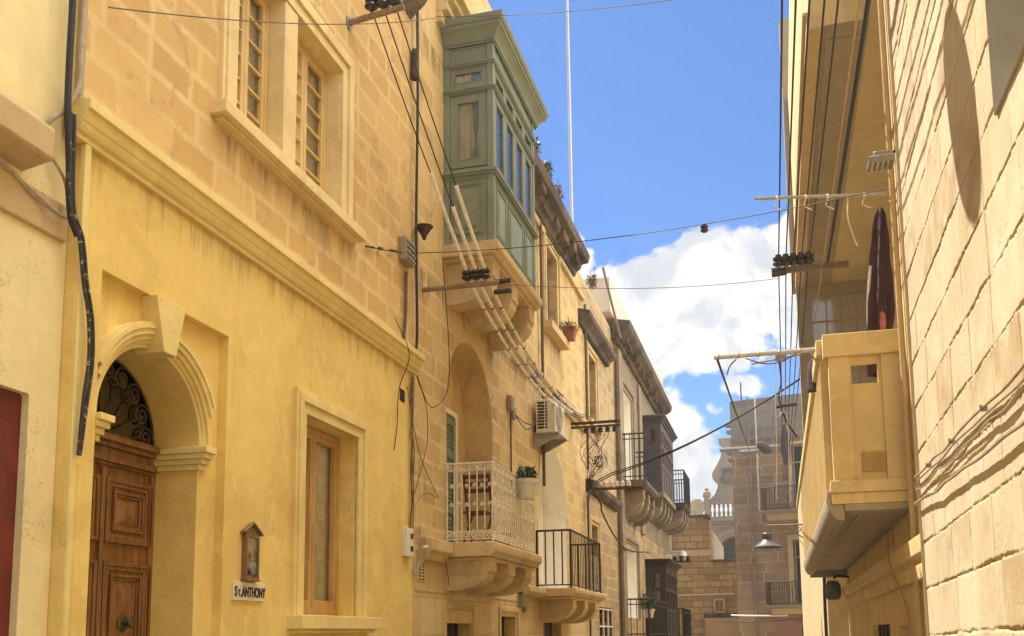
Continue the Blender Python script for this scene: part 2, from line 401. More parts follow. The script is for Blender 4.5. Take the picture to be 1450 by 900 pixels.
M['shade_metal'] = simple('dark grey lamp enamel', (0.09, 0.085, 0.08), 0.4, 0.2, 0.3, 12, 0.05)
M['bulb'] = simple('milky glass', (0.6, 0.56, 0.48), 0.3, 0, 0.1, 4, 0)
M['glass'] = glass('window glass', (0.92, 0.93, 0.92), 0.55, 0.06)
M['glass_dark'] = glass('dark window glass', (0.35, 0.36, 0.35), 0.4, 0.05)
M['glass_warm'] = glass('dusty window glass', (0.6, 0.56, 0.48), 0.2, 0.1)
m_, t_, b_, o_ = mat_base('ribbed glass block')
g_ = t_.new('ShaderNodeNewGeometry')
wv = t_.new('ShaderNodeTexWave', {'Vector': g_.outputs['Position'], 'Scale': 16.0, 'Distortion': 0.6, 'Detail': 1.0}, wave_type='BANDS', bands_direction='X')
t_.set(b_.inputs['Base Color'], t_.mix(wv.outputs[1], (0.50, 0.48, 0.40), (0.88, 0.86, 0.78)))
b_.inputs['Transmission Weight'].default_value = 0.45
b_.inputs['Roughness'].default_value = 0.25
t_.l.new(t_.new('ShaderNodeBump', {'Strength': 0.5, 'Distance': 0.01, 'Height': wv.outputs[1]}).outputs[0], b_.inputs['Normal'])
M['ribbed'] = m_


# ------------------------------------------------------------------ mesh builder
class MB:
    def __init__(s):
        s.v, s.f, s.mi, s.mats = [], [], [], []
        s.cur = 0

    def use(s, m):
        m = M[m] if isinstance(m, str) else m
        if m not in s.mats:
            s.mats.append(m)
        s.cur = s.mats.index(m)
        return s

    def add(s, verts, faces):
        o = len(s.v)
        s.v += [tuple(p) for p in verts]
        for f in faces:
            s.f.append(tuple(i + o for i in f))
            s.mi.append(s.cur)
        return s

    def box(s, x0, x1, y0, y1, z0, z1):
        x0, x1 = min(x0, x1), max(x0, x1)
        y0, y1 = min(y0, y1), max(y0, y1)
        z0, z1 = min(z0, z1), max(z0, z1)
        v = [(x0, y0, z0), (x1, y0, z0), (x1, y1, z0), (x0, y1, z0), (x0, y0, z1), (x1, y0, z1), (x1, y1, z1), (x0, y1, z1)]
        return s.add(v, [(0, 3, 2, 1), (4, 5, 6, 7), (0, 1, 5, 4), (1, 2, 6, 5), (2, 3, 7, 6), (3, 0, 4, 7)])

    def prism(s, poly, axis, a, b):
        """closed polygon extruded along an axis; poly in the two other axes in x,y,z order"""
        def p3(q, t):
            return (t, q[0], q[1]) if axis == 'x' else (q[0], t, q[1]) if axis == 'y' else (q[0], q[1], t)
        n = len(poly)
        v = [p3(q, a) for q in poly] + [p3(q, b) for q in poly]
        f = [(i, (i + 1) % n, n + (i + 1) % n, n + i) for i in range(n)]
        tri = tessellate_polygon([[Vector((q[0], q[1], 0)) for q in poly]])
        f += [tuple(t) for t in tri] + [tuple(n + i for i in reversed(t)) for t in tri]
        return s.add(v, f)

    def sheet(s, plane, at, outer, holes=(), depth=0.0, reveal=True):
        """flat wall with openings in the plane x = at or y = at; reveals run to at + depth"""
        loops = [list(outer)] + [list(h) for h in holes]
        def p3(q, t):
            return (t, q[0], q[1]) if plane == 'x' else (q[0], t, q[1])
        tri = tessellate_polygon([[Vector((q[0], q[1], 0)) for q in L] for L in loops])
        v = [p3(q, at) for L in loops for q in L]
        s.add(v, [tuple(t) for t in tri])
        if depth and reveal:
            for h in holes:
                n = len(h)
                s.add([p3(q, at) for q in h] + [p3(q, at + depth) for q in h], [(i, (i + 1) % n, n + (i + 1) % n, n + i) for i in range(n)])
        return s

    def tube(s, pts, r, n=8, caps=True, r2=None):
        pts = [Vector(p) for p in pts]
        k = len(pts)
        rings = []
        prev = None
        for i, p in enumerate(pts):
            t = (pts[min(i + 1, k - 1)] - pts[max(i - 1, 0)])
            if t.length < 1e-9:
                t = Vector((0, 0, 1))
            t.normalize()
            ref = prev if prev is not None else (Vector((0, 0, 1)) if abs(t.z) < 0.9 else Vector((1, 0, 0)))
            a = t.cross(ref)
            if a.length < 1e-6:
                a = t.cross(Vector((1, 0.3, 0)))
            a.normalize()
            b = a.cross(t).normalized()
            prev = b
            rr = r if r2 is None else r + (r2 - r) * i / max(1, k - 1)
            rings.append([p + (a * math.cos(2 * math.pi * j / n) + b * math.sin(2 * math.pi * j / n)) * rr for j in range(n)])
        v = [q for g in rings for q in g]
        f = [(i * n + j, i * n + (j + 1) % n, (i + 1) * n + (j + 1) % n, (i + 1) * n + j) for i in range(k - 1) for j in range(n)]
        if caps:
            f += [tuple(reversed(range(n))), tuple((k - 1) * n + j for j in range(n))]
        return s.add(v, f)

    def lathe(s, prof, c, axis='z', n=24):
        """prof: list of (radius, offset along axis)"""
        c = Vector(c)
        v = []
        for (rr, h) in prof:
            for j in range(n):
                a = 2 * math.pi * j / n
                p = (rr * math.cos(a), rr * math.sin(a), h) if axis == 'z' else (h, rr * math.cos(a), rr * math.sin(a)) if axis == 'x' else (rr * math.cos(a), h, rr * math.sin(a))
                v.append(c + Vector(p))
        k = len(prof)
        f = [(i * n + j, i * n + (j + 1) % n, (i + 1) * n + (j + 1) % n, (i + 1) * n + j) for i in range(k - 1) for j in range(n)]
        f += [tuple(reversed(range(n))), tuple((k - 1) * n + j for j in range(n))]
        return s.add(v, f)

    def arcband(s, yc, zc, r0, r1, a0, a1, x0, x1, n=28):
        v = []
        for i in range(n + 1):
            a = a0 + (a1 - a0) * i / n
            c, sn = math.cos(a), math.sin(a)
            v += [(x0, yc + r0 * c, zc + r0 * sn), (x0, yc + r1 * c, zc + r1 * sn), (x1, yc + r1 * c, zc + r1 * sn), (x1, yc + r0 * c, zc + r0 * sn)]
        f = []
        for i in range(n):
            o, q = i * 4, i * 4 + 4
            for j in range(4):
                f.append((o + j, o + (j + 1) % 4, q + (j + 1) % 4, q + j))
        f += [(3, 2, 1, 0), (n * 4, n * 4 + 1, n * 4 + 2, n * 4 + 3)]
        return s.add(v, f)

    def leaves(s, c, rad, n, size, up=0.3):
        for _ in range(n):
            dd = Vector((random.gauss(0, 1), random.gauss(0, 1), random.gauss(0, 1))).normalized() * (random.random() ** 0.5)
            p = Vector(c) + Vector((dd.x * rad[0], dd.y * rad[1], dd.z * rad[2]))
            a = Vector((random.gauss(0, 1), random.gauss(0, 1), random.gauss(up, 1))).normalized()
            b = a.cross(Vector((random.gauss(0, 1), random.gauss(0, 1), random.gauss(0, 1)))).normalized()
            L = size * random.uniform(0.6, 1.4)
            s.add([p - a * L * 0.5, p + b * L * 0.22, p + a * L * 0.5, p - b * L * 0.22], [(0, 1, 2, 3)])
        return s

    def turn(s, pivot, ang):
        c, sn = math.cos(ang), math.sin(ang)
        s.v = [(pivot[0] + (x - pivot[0]) * c - (y - pivot[1]) * sn, pivot[1] + (x - pivot[0]) * sn + (y - pivot[1]) * c, z) for (x, y, z) in s.v]
        return s

    def build(s, name, mat=None, parent=None, bevel=0.0, loc=None):
        if mat is not None and not s.mats:
            s.use(mat)
        me = bpy.data.meshes.new(name)
        if parent is not None:
            o0 = Vector(parent['_o'])
        elif loc is not None:
            o0 = Vector(loc)
        else:
            xs, ys, zs = zip(*s.v)
            o0 = Vector(((min(xs) + max(xs)) / 2, (min(ys) + max(ys)) / 2, min(zs)))
        me.from_pydata([(x - o0.x, y - o0.y, z - o0.z) for (x, y, z) in s.v], [], s.f)
        for m in s.mats:
            me.materials.append(m)
        if len(s.mats) > 1:
            me.polygons.foreach_set('material_index', s.mi)
        bm = bmesh.new()
        bm.from_mesh(me)
        bmesh.ops.recalc_face_normals(bm, faces=bm.faces)
        bm.to_mesh(me)
        bm.free()
        me.polygons.foreach_set('use_smooth', [True] * len(me.polygons))
        me.set_sharp_from_angle(angle=R(32))
        ob = bpy.data.objects.new(name, me)
        COL.objects.link(ob)
        if parent is not None:
            ob.parent = parent
        else:
            ob.location = o0
        ob['_o'] = tuple(o0)
        if bevel:
            bv = ob.modifiers.new('edge', 'BEVEL')
            bv.width, bv.segments, bv.limit_method, bv.angle_limit = bevel, 2, 'ANGLE', R(40)
            bv.harden_normals = False
        return ob


def build_each(mb, name, parent, bevel=0.0):
    """one object per separate piece of the builder"""
    par = list(range(len(mb.v)))
    def find(i):
        while par[i] != i:
            par[i] = par[par[i]]
            i = par[i]
        return i
    for f in mb.f:
        for i in f[1:]:
            par[find(i)] = find(f[0])
    groups = {}
    for k, f in enumerate(mb.f):
        groups.setdefault(find(f[0]), []).append(k)
    for fs in groups.values():
        q = MB()
        q.mats = mb.mats
        ids = {}
        for k in fs:
            q.f.append(tuple(ids.setdefault(i, len(ids)) for i in mb.f[k]))
            q.mi.append(mb.mi[k])
        q.v = [None] * len(ids)
        for i, j in ids.items():
            q.v[j] = mb.v[i]
        q.build(name, parent=parent, bevel=bevel)


def tag(o, label=None, cat=None, group=None, kind=None):
    for k, v in (('label', label), ('category', cat), ('group', group), ('kind', kind)):
        if v:
            o[k] = v
    return o


def thing(name, loc, label, cat, group=None):
    o = bpy.data.objects.new(name, None)
    o.empty_display_size = 0.2
    o.location = loc
    o['_o'] = tuple(loc)
    COL.objects.link(o)
    return tag(o, label, cat, group)


def rect(a0, a1, b0, b1):
    return [(a0, b0), (a1, b0), (a1, b1), (a0, b1)]


def arch(yc, rad, z0, zs, n=32):
    """round-headed opening outline: jambs from z0 to the spring zs"""
    return [(yc - rad, z0), (yc + rad, z0)] + [(yc + rad * math.cos(math.pi * i / n), zs + rad * math.sin(math.pi * i / n)) for i in range(n + 1)]


def spiral(c, rad, turns, ax1, ax2, start=0.0, n=20, sgn=1, rmin=0.15):
    c, ax1, ax2 = Vector(c), Vector(ax1), Vector(ax2)
    out = []
    for i in range(n + 1):
        t = i / n
        rr = rad * (1 - (1 - rmin) * t)
        a = start + sgn * 2 * math.pi * turns * t
        out.append(c + ax1 * rr * math.cos(a) + ax2 * rr * math.sin(a))
    return out


def sag(a, b, drop, n=16):
    a, b = Vector(a), Vector(b)
    return [a.lerp(b, i / n) - Vector((0, 0, drop * 4 * (i / n) * (1 - i / n))) for i in range(n + 1)]


def wobble(pts, amp, seed=0):
    rr = random.Random(seed)
    return [Vector(p) + Vector((rr.uniform(-amp, amp), rr.uniform(-amp, amp), rr.uniform(-amp, amp))) for p in pts]


def smooth_path(pts, k=5):
    """Catmull-Rom through the points"""
    P = [Vector(p) for p in pts]
    P = [P[0] * 2 - P[1]] + P + [P[-1] * 2 - P[-2]]
    out = []
    for i in range(1, len(P) - 2):
        for j in range(k):
            t = j / k
            a, b, c, e = P[i - 1], P[i], P[i + 1], P[i + 2]
            out.append(0.5 * ((2 * b) + (c - a) * t + (2 * a - 5 * b + 4 * c - e) * t * t + (3 * b - a - 3 * c + e) * t ** 3))
    out.append(P[-2])
    return out


def corbel_poly(x0, x1, z0, z1, steps=10):
    """side outline (x, z) of a scrolled stone bracket: square block on top, quarter curve below"""
    zt = z1 - (z1 - z0) * 0.36
    p = [(x0, z1), (x1, z1), (x1, zt)]
    p.append((x1 - 0.02, zt))
    for i in range(steps + 1):
        a = math.pi / 2 * i / steps
        p.append((x0 + (x1 - 0.02 - x0) * (0.18 + 0.82 * math.cos(a)) if i < steps else x0 + (x1 - x0) * 0.18, zt - (zt - z0) * math.sin(a)))
    p.append((x0, z0))
    return p


# ------------------------------------------------------------------ ground
g = MB().add([(-600, -600, 0), (600, -600, 0), (600, 900, 0), (-600, 900, 0)], [(0, 1, 2, 3)])
tag(g.build('ground', 'paving', loc=(0, 0, 0)), kind='structure')
g = MB().add([(-3.1, -30, 0.004), (0.3, -30, 0.004), (0.3, 41, 0.004), (-3.1, 41, 0.004)], [(0, 1, 2, 3)])
tag(g.build('road', 'asphalt', loc=(0, 0, 0)), kind='structure')
g = MB().box(-4.3, -3.1, -30, 41, -0.2, 0.12).box(0.3, 1.3, -30, 41, -0.2, 0.12)
tag(g.build('pavement', 'paving', loc=(0, 0, 0)), kind='structure')


def shell_left(mb, x, y0, y1, z1, xb=-10.0):
    """side and back walls of a left-hand house (front facade is added separately)"""
    mb.add([(x, y0, 0), (xb, y0, 0), (xb, y0, z1), (x, y0, z1)], [(0, 1, 2, 3)])
    mb.add([(x, y1, 0), (xb, y1, 0), (xb, y1, z1), (x, y1, z1)], [(0, 1, 2, 3)])
    mb.add([(xb, y0, 0), (xb, y1, 0), (xb, y1, z1), (xb, y0, z1)], [(0, 1, 2, 3)])
    return mb


def casement(parent, name, x, y0, y1, z0, z1, frame_mat, rows=1, leaves=2, depth=0.05, fw=0.05, curtain=None, gl='glass', label=None):
    """timber window standing in a left-hand wall: fixed frame, leaves with glazing bars, panes, curtain"""
    f = MB().use(frame_mat)
    f.box(x, x + depth, y0, y0 + fw, z0, z1).box(x, x + depth, y1 - fw, y1, z0, z1)
    f.box(x, x + depth, y0 + fw, y1 - fw, z1 - fw, z1).box(x, x + depth, y0 + fw, y1 - fw, z0, z0 + fw)
    o = f.build(name, parent=parent, bevel=0.004)
    if label:
        o['label'] = label
    iy0, iy1, iz0, iz1 = y0 + fw, y1 - fw, z0 + fw, z1 - fw
    lw = (iy1 - iy0) / leaves
    s = MB().use(frame_mat)
    p = MB().use(gl)
    st = min(0.055, lw * 0.2)
    for k in range(leaves):
        a, b = iy0 + k * lw + 0.003, iy0 + (k + 1) * lw - 0.003
        xa, xb = x + 0.008, x + depth - 0.006
        s.box(xa, xb, a, a + st, iz0, iz1).box(xa, xb, b - st, b, iz0, iz1)
        s.box(xa, xb, a + st, b - st, iz1 - st, iz1).box(xa, xb, a + st, b - st, iz0, iz0 + st * 1.4)
        for q in range(1, rows):
            zz = iz0 + st * 1.4 + (iz1 - st - iz0 - st * 1.4) * q / rows
            s.box(xa + 0.006, xb - 0.004, a + st, b - st, zz - 0.011, zz + 0.011)
        p.add([(x + 0.022, a + st, iz0 + st), (x + 0.022, b - st, iz0 + st), (x + 0.022, b - st, iz1 - st), (x + 0.022, a + st, iz1 - st)], [(0, 1, 2, 3)])
    so_ = s.build('sash', parent=o, bevel=0.003)
    so_['_o'] = o['_o']
    p.build('pane', parent=o)
    if curtain:
        c = MB().use(curtain)
        nn = 40
        vs = []
        for i in range(nn + 1):
            yy = iy0 + (iy1 - iy0) * i / nn
            xx = x - 0.025 + 0.012 * math.sin(i * 1.3) + 0.006 * math.sin(i * 2.9 + 1)
            vs += [(xx, yy, iz0), (xx, yy, iz1)]
        c.add(vs, [(2 * i, 2 * i + 2, 2 * i + 3, 2 * i + 1) for i in range(nn)])
        c.build('curtain', parent=o)
    return o


def moulded_frame(mb, x, y0, y1, z0, z1, w_, out=0.05, sides=('l', 'r', 't')):
    """stepped architrave round an opening: three fillets, each a little prouder"""
    for (a, b, o) in ((0.0, 0.45, out * 0.55), (0.45, 0.8, out), (0.8, 1.0, out * 0.75)):
        ia, ib = w_ * a, w_ * b
        if 't' in sides:
            mb.box(x - 0.01, x + o, y0 - ib, y1 + ib, z1 + ia, z1 + ib)
        if 'l' in sides:
            mb.box(x - 0.01, x + o, y0 - ib, y0 - ia, z0, z1 + ia)
        if 'r' in sides:
            mb.box(x - 0.01, x + o, y1 + ia, y1 + ib, z0, z1 + ia)
    return mb


# ================================================================== cream house, far left
ch = thing('cream_house', (-6, 2, 0), 'cream limewashed house with a brown stone ledge and a dark red door', 'house', )
m = MB().use('cream')
XC = -4.07
door_h = [(3.3, 0.14), (4.60, 0.14), (4.60, 2.965), (4.585, 2.98), (3.3, 2.98)]
m.sheet('x', XC, rect(-6, 4.835, 0, 9.6), [door_h], -0.055)
shell_left(m, XC, -6, 4.835, 9.6)
m.use('jamb_grey')
for zz0, zz1 in ((0.0, 0.14),):
    m.box(XC - 0.3, XC + 0.04, 3.2, 4.66, zz0, zz1)
m.build('wall', parent=ch)
MB().box(-10, XC, -6, 4.78, 9.6, 9.8).build('roof', 'ledge', ch)
m = MB().use('ledge')
m.prism([(XC - 0.02, 4.24), (XC + 0.21, 4.28), (XC + 0.21, 4.47), (XC + 0.16, 4.50), (XC - 0.02, 4.66)], 'y', -2, 4.46)
m.build('ledge', parent=ch, bevel=0.02)
MB().box(XC - 0.02, XC + 0.03, -2, 4.80, 3.95, 4.18).build('string_course', 'ledge', ch, bevel=0.012)
dr = MB().use('red').box(XC - 0.10, XC - 0.05, 3.28, 4.62, 0.14, 3.0).build('door', parent=ch, bevel=0.004)
m = MB().use('red')
for (a, b) in ((3.42, 3.92), (4.0, 4.50)):
    for (c, e) in ((0.3, 1.3), (1.45, 2.8)):
        m.box(XC - 0.052, XC - 0.035, a, b, c, c + 0.06).box(XC - 0.052, XC - 0.035, a, b, e - 0.06, e)
        m.box(XC - 0.052, XC - 0.035, a, a + 0.06, c + 0.06, e - 0.06).box(XC - 0.052, XC - 0.035, b - 0.06, b, c + 0.06, e - 0.06)
m.box(XC - 0.052, XC - 0.03, 3.94, 3.96, 0.14, 2.94)
m.build('panel', parent=dr, bevel=0.004)

# ================================================================== yellow house with the arched door
yh = thing('yellow_house', (-6, 7.6, 0), 'house with yellow painted ground floor, golden stone above and an arched brown door', 'house')
Y0, Y1 = 4.84, 10.53
XP = -4.0
niche = [(5.08, 0.12), (6.56, 0.12), (6.56, 3.885), (6.045, 3.885), (6.00, 3.60), (5.86, 3.60), (5.62, 3.885), (5.08, 3.885)]
niche = rect(5.08, 6.56, 0.12, 3.885)
win_g = rect(7.83, 8.97, 1.78, 3.55)
m = MB().use('yellow')
m.sheet('x', XP, rect(Y0, Y1, 0, 4.64), [niche], -0.075)
m2 = MB().use('yellow')
door_arch = arch(5.735, 0.575, 0.12, 2.975, 36)
m = MB().use('yellow')
m.sheet('x', XP, rect(Y0, Y1, 0, 4.64), [niche, win_g], -0.075, reveal=False)
for h, dp in ((niche, -0.075), (win_g, -0.32)):
    n = len(h)
    m.add([(XP, *q) for q in h] + [(XP + dp, *q) for q in h], [(i, (i + 1) % n, n + (i + 1) % n, n + i) for i in range(n)])
m.sheet('x', XP - 0.075, niche, [door_arch], -0.375)
m.add([(XP, Y0, 0), (-4.03, Y0, 0), (-4.03, Y0, 4.64), (XP, Y0, 4.64)], [(0, 1, 2, 3)])
m.build('painted_wall', parent=yh)['label'] = 'smooth yellow painted lower wall'
ZT = 9.35
XU = -4.03
up_open = [rect(6.60, 7.36, 5.68, 7.21), rect(7.60, 8.53, 5.68, 7.21)]
m = MB().use('up_stone')
m.sheet('x', XU, rect(Y0, Y1, 4.64, ZT), up_open, 0)
for h in up_open:
    m.use('trim_stone')
    m.add([(XU, *q) for q in h] + [(XU - 0.3, *q) for q in h], [(i, (i + 1) % 4, 4 + (i + 1) % 4, 4 + i) for i in range(4)])
m.use('yellow').add([(XU, Y0, 0), (-4.3, Y0, 0), (-4.3, Y0, ZT), (XU, Y0, ZT)], [(0, 1, 2, 3)])
m.use('up_stone')
shell_left(m, XU - 0.27, Y0, Y1, ZT)
m.add([(XU, Y1, 0), (-4.3, Y1, 0), (-4.3, Y1, ZT), (XU, Y1, ZT)], [(0, 1, 2, 3)])
m.build('stone_wall', parent=yh)['label'] = 'upper wall of large golden limestone blocks with pale joints'
MB().box(-10, XU, Y0, Y1, ZT, ZT + 0.12).build('roof', 'ledge', yh)
# cornice between the two storeys
prof = [(XU - 0.02, 4.60), (XP + 0.035, 4.60), (XP + 0.035, 4.635), (XP + 0.055, 4.64), (XP + 0.075, 4.665), (XP + 0.08, 4.69), (XP + 0.09, 4.695), (XP + 0.105, 4.73), (XP + 0.11, 4.755), (XP + 0.135, 4.76), (XP + 0.135, 4.825), (XU - 0.02, 4.86)]
MB().prism(prof, 'y', Y0 - 0.10, Y1 + 0.06).build('cornice', 'yellow_trim', yh, bevel=0.004)
# door surround: arch mouldings, keystone, imposts
m = MB().use('yellow_trim')
xs_ = XP - 0.075
for (r0, r1, o) in ((0.575, 0.60, 0.012), (0.60, 0.625, 0.03), (0.625, 0.66, 0.055), (0.66, 0.70, 0.078), (0.70, 0.728, 0.092), (0.728, 0.745, 0.07)):
    if r1 > 0.66:   # the outer rolls stop against the sides of the sunken panel
        ca = math.acos(min(1, 0.655 / r1))
    else:
        ca = 0.0
    m.arcband(5.735, 2.975, r0, r1, ca, math.pi - ca, xs_ - 0.004, xs_ + o, 40)
m.build('arch_moulding', parent=yh)
m = MB().use('yellow_trim')
kv = [(5.855, 3.50), (5.965, 3.50), (6.045, 3.89), (5.735, 3.89)]
kv = [(5.685, 3.50), (5.79, 3.50), (5.885, 3.885), (5.59, 3.885)]
kf = [(5.665, 3.512), (5.805, 3.512), (5.90, 3.882), (5.565, 3.882)]
m.prism([(q[0], q[1]) for q in kf], 'x', xs_ - 0.10, XP + 0.06)
m.build('keystone', parent=yh, bevel=0.004)
for side in (-1, 1):
    m = MB().use('yellow_trim')
    yj = 5.735 + side * 0.575
    for (z0, z1, o) in ((2.81, 2.85, 0.03), (2.85, 2.89, 0.055), (2.89, 2.93, 0.085), (2.93, 2.975, 0.11)):
        a, b = (yj - 0.012 * side - o * 0.45 * side, 5.735 + side * 0.653)
        m.box(xs_ - 0.375, xs_ + o, a, b, z0, z1 - 0.001)
    m.build('impost', parent=yh, bevel=0.004)
# door
XD = -4.45
dr = MB().use('door_wood').box(XD - 0.06, XD, 5.16, 6.31, 0.12, 2.78).build('door', parent=yh)
m = MB().use('door_wood')
for (a, b) in ((5.19, 5.70), (5.77, 6.28)):
    for (c, e, sub) in ((0.30, 1.0, 1), (1.10, 2.12, 1), (2.25, 2.70, 2)):
        for (ins, wd, h) in ((0.0, 0.03, 0.03), (0.03, 0.03, 0.018), (0.085, 0.02, 0.028), (0.105, 0.02, 0.014)):
            p0, p1, q0, q1 = a + ins, b - ins, c + ins, e - ins
            m.box(XD - 0.002, XD + h, p0, p1, q0, q0 + wd).box(XD - 0.002, XD + h, p0, p1, q1 - wd, q1)
            m.box(XD - 0.002, XD + h, p0, p0 + wd, q0 + wd, q1 - wd).box(XD - 0.002, XD + h, p1 - wd, p1, q0 + wd, q1 - wd)
        p0, p1, q0, q1 = a + 0.13, b - 0.13, c + 0.13, e - 0.13
        cx, cz = (p0 + p1) / 2, (q0 + q1) / 2
        hx, hz = (p1 - p0) / 2 * (0.05 if sub == 2 else 0.55), (q1 - q0) / 2 * (0.05 if sub == 2 else 0.8)
        t_o = 0.05 if sub == 2 else 0.016
        v = [(XD + 0.002, p0, q0), (XD + 0.002, p1, q0), (XD + 0.002, p1, q1), (XD + 0.002, p0, q1), (XD + t_o, cx - hx, cz - hz), (XD + t_o, cx + hx, cz - hz), (XD + t_o, cx + hx, cz + hz), (XD + t_o, cx - hx, cz + hz)]
        m.add(v, [(4, 5, 6, 7), (0, 1, 5, 4), (1, 2, 6, 5), (2, 3, 7, 6), (3, 0, 4, 7)])
m.box(XD - 0.002, XD + 0.03, 5.715, 5.755, 0.14, 2.76)
m.build('panel', parent=dr, bevel=0.003)
m = MB().use('brass')
for yk in (6.025,):
    m.lathe([(0.0, 0.0), (0.055, 0.002), (0.06, 0.012), (0.045, 0.02), (0.02, 0.024), (0.018, 0.05), (0.034, 0.06), (0.04, 0.075), (0.034, 0.092), (0.0, 0.098)], (XD + 0.012, yk - 0.02, 1.70), 'x', 20)
m.build('knob', parent=dr)
m = MB().use('door_wood')
m.box(XD - 0.05, XD + 0.03, 6.262, 6.308, 0.12, 2.78).box(XD - 0.05, XD + 0.03, 5.162, 5.205, 0.12, 2.78)
for (z0, z1, o) in ((2.78, 2.80, 0.03), (2.80, 2.84, 0.055), (2.84, 2.90, 0.035), (2.90, 2.935, 0.065), (2.935, 2.965, 0.10), (2.965, 2.99, 0.075)):
    m.box(XD - 0.06, XD + o, 5.165, 6.305, z0, z1 - 0.001)
m.build('transom', parent=yh, bevel=0.003)
fl = MB().use('glass_dark').sheet('x', XD - 0.02, [(5.16, 2.985)] + [(6.31, 2.985)] + [(5.735 + 0.575 * math.cos(math.pi * i / 30), 2.985 + 0.57 * math.sin(math.pi * i / 30)) for i in range(1, 30)]).build('fanlight', parent=yh)
m = MB().use('rust')
cx, cz = 5.735, 2.99
m.tube([(XD + 0.01, cx + 0.555 * math.cos(a), cz + 0.555 * math.sin(a)) for a in np.linspace(0, math.pi, 30)], 0.009, 6)
for a in np.linspace(0.13, math.pi - 0.13, 9):
    c = Vector((XD + 0.012, cx + 0.46 * math.cos(a), cz + 0.46 * math.sin(a)))
    m.tube(spiral(c, 0.082, 1.9, (0, 1, 0), (0, 0, 1), start=a, n=30, sgn=1), 0.0075, 5)
    m.tube([(XD + 0.012, cx + 0.10 * math.cos(a), cz + 0.10 * math.sin(a)), (XD + 0.012, cx + 0.26 * math.cos(a - 0.06), cz + 0.26 * math.sin(a - 0.06)), (XD + 0.012, cx + 0.38 * math.cos(a), cz + 0.38 * math.sin(a))], 0.006, 5)
m.build('grille', parent=fl)
# ground-floor window
m = MB().use('yellow_trim')
moulded_frame(m, XP, 7.83, 8.97, 1.76, 3.55, 0.205, 0.055)
m.build('window_trim', parent=yh, bevel=0.004)
m = MB().use('yellow_trim')
m.box(XP - 0.3, XP + 0.15, 7.58, 9.30, 1.655, 1.772)
m.box(XP - 0.02, XP + 0.10, 7.64, 9.24, 1.62, 1.654)
m.build('window_sill', parent=yh, bevel=0.006)
casement(yh, 'window', XP - 0.25, 7.83, 8.97, 1.80, 3.54, 'honey_wood', 1, 2, 0.07, 0.05, 'curtain', label='tall honey timber casement with curtains on the ground floor')
MB().box(XP - 0.32, XP - 0.17, 7.84, 8.96, 1.774, 1.80).build('window_board', 'honey_wood', yh, bevel=0.003)
# upper double window
m = MB().use('trim_stone')
moulded_frame(m, XU, 6.58, 8.55, 5.66, 7.22, 0.235, 0.06)
m.build('upper_window_trim', parent=yh, bevel=0.004)
MB().box(XU - 0.01, XU + 0.02, 7.362, 7.598, 5.66, 7.212).build('mullion', 'trim_stone', yh, bevel=0.006)
m = MB().use('trim_stone')
m.box(XU - 0.28, XU + 0.14, 6.26, 8.92, 5.56, 5.665)
m.box(XU - 0.01, XU + 0.08, 6.32, 8.86, 5.535, 5.559)
m.build('upper_window_sill', parent=yh, bevel=0.006)
casement(yh, 'window', XU - 0.20, 6.605, 7.355, 5.69, 7.205, 'pale_wood', 6, 2, 0.06, 0.035, 'lace', label='left window of the double window above, twelve small panes')
casement(yh, 'window', XU - 0.20, 7.605, 8.525, 5.69, 7.205, 'pale_wood', 6, 2, 0.06, 0.035, 'lace', label='right window of the double window above, twelve small panes')
# corner pilaster strip and plastered-over pipe
MB().box(XP - 0.04, XP + 0.035, Y0 + 0.001, Y0 + 0.055, 0.0, 4.60).build('corner_strip', 'yellow_trim', yh, bevel=0.01)
m = MB().use('yellow').tube([(XP - 0.01, 4.955, 0.0), (XP - 0.01, 4.95, 1.0), (XP - 0.01, 4.94, 2.0), (XP - 0.01, 4.935, 2.62)], 0.045, 12)
m.build('plastered_pipe', parent=yh)
MB().box(XP - 0.01, XP + 0.006, 10.12, 10.26, 4.20, 4.34).build('vent', 'vent_dark', yh)
m = MB().use('black')
for k in range(4):
    m.box(XP + 0.004, XP + 0.014, 10.125, 10.255, 4.215 + k * 0.032, 4.225 + k * 0.032)
m.build('vent_grille', parent=yh)

# name plaque and wall shrine
pq = thing('name_plaque', (XP, 6.93, 1.88), 'small white marble plaque reading St. ANTHONY under the wall shrine', 'sign')
MB().box(XP - 0.005, XP + 0.018, 6.695, 7.165, 1.872, 2.012).build('slab', 'marble', pq, bevel=0.003)


def lettering(parent, txt, x, y0, z0, size, mat, ext=0.002, offset=0.004, sx=1.0):
    cu = bpy.data.curves.new('lettering', 'FONT')
    cu.body, cu.size, cu.extrude, cu.offset = txt, size, ext, offset
    to = bpy.data.objects.new('lettering', cu)
    COL.objects.link(to)
    bpy.context.view_layer.update()
    me = bpy.data.meshes.new_from_object(to.evaluated_get(bpy.context.evaluated_depsgraph_get()))
    bpy.data.objects.remove(to)
    bpy.data.curves.remove(cu)
    o0 = parent['_o']
    for v in me.vertices:
        a, b, c = v.co
        v.co = (x + c - o0[0], y0 + a * sx - o0[1], z0 + b - o0[2])
    me.materials.clear()
    me.materials.append(M[mat])
    return me


def text_part(parent, pieces, mat):
    bm = bmesh.new()
    for (txt, x, y0, z0, size, sx, off) in pieces:
        me = lettering(parent, txt, x, y0, z0, size, mat, offset=off, sx=sx)
        bm.from_mesh(me)
        bpy.data.meshes.remove(me)
    me = bpy.data.meshes.new('lettering')
    bm.to_mesh(me)
    bm.free()
    me.materials.append(M[mat])
    o = bpy.data.objects.new('lettering', me)
    COL.objects.link(o)
    o.parent = parent
    return o


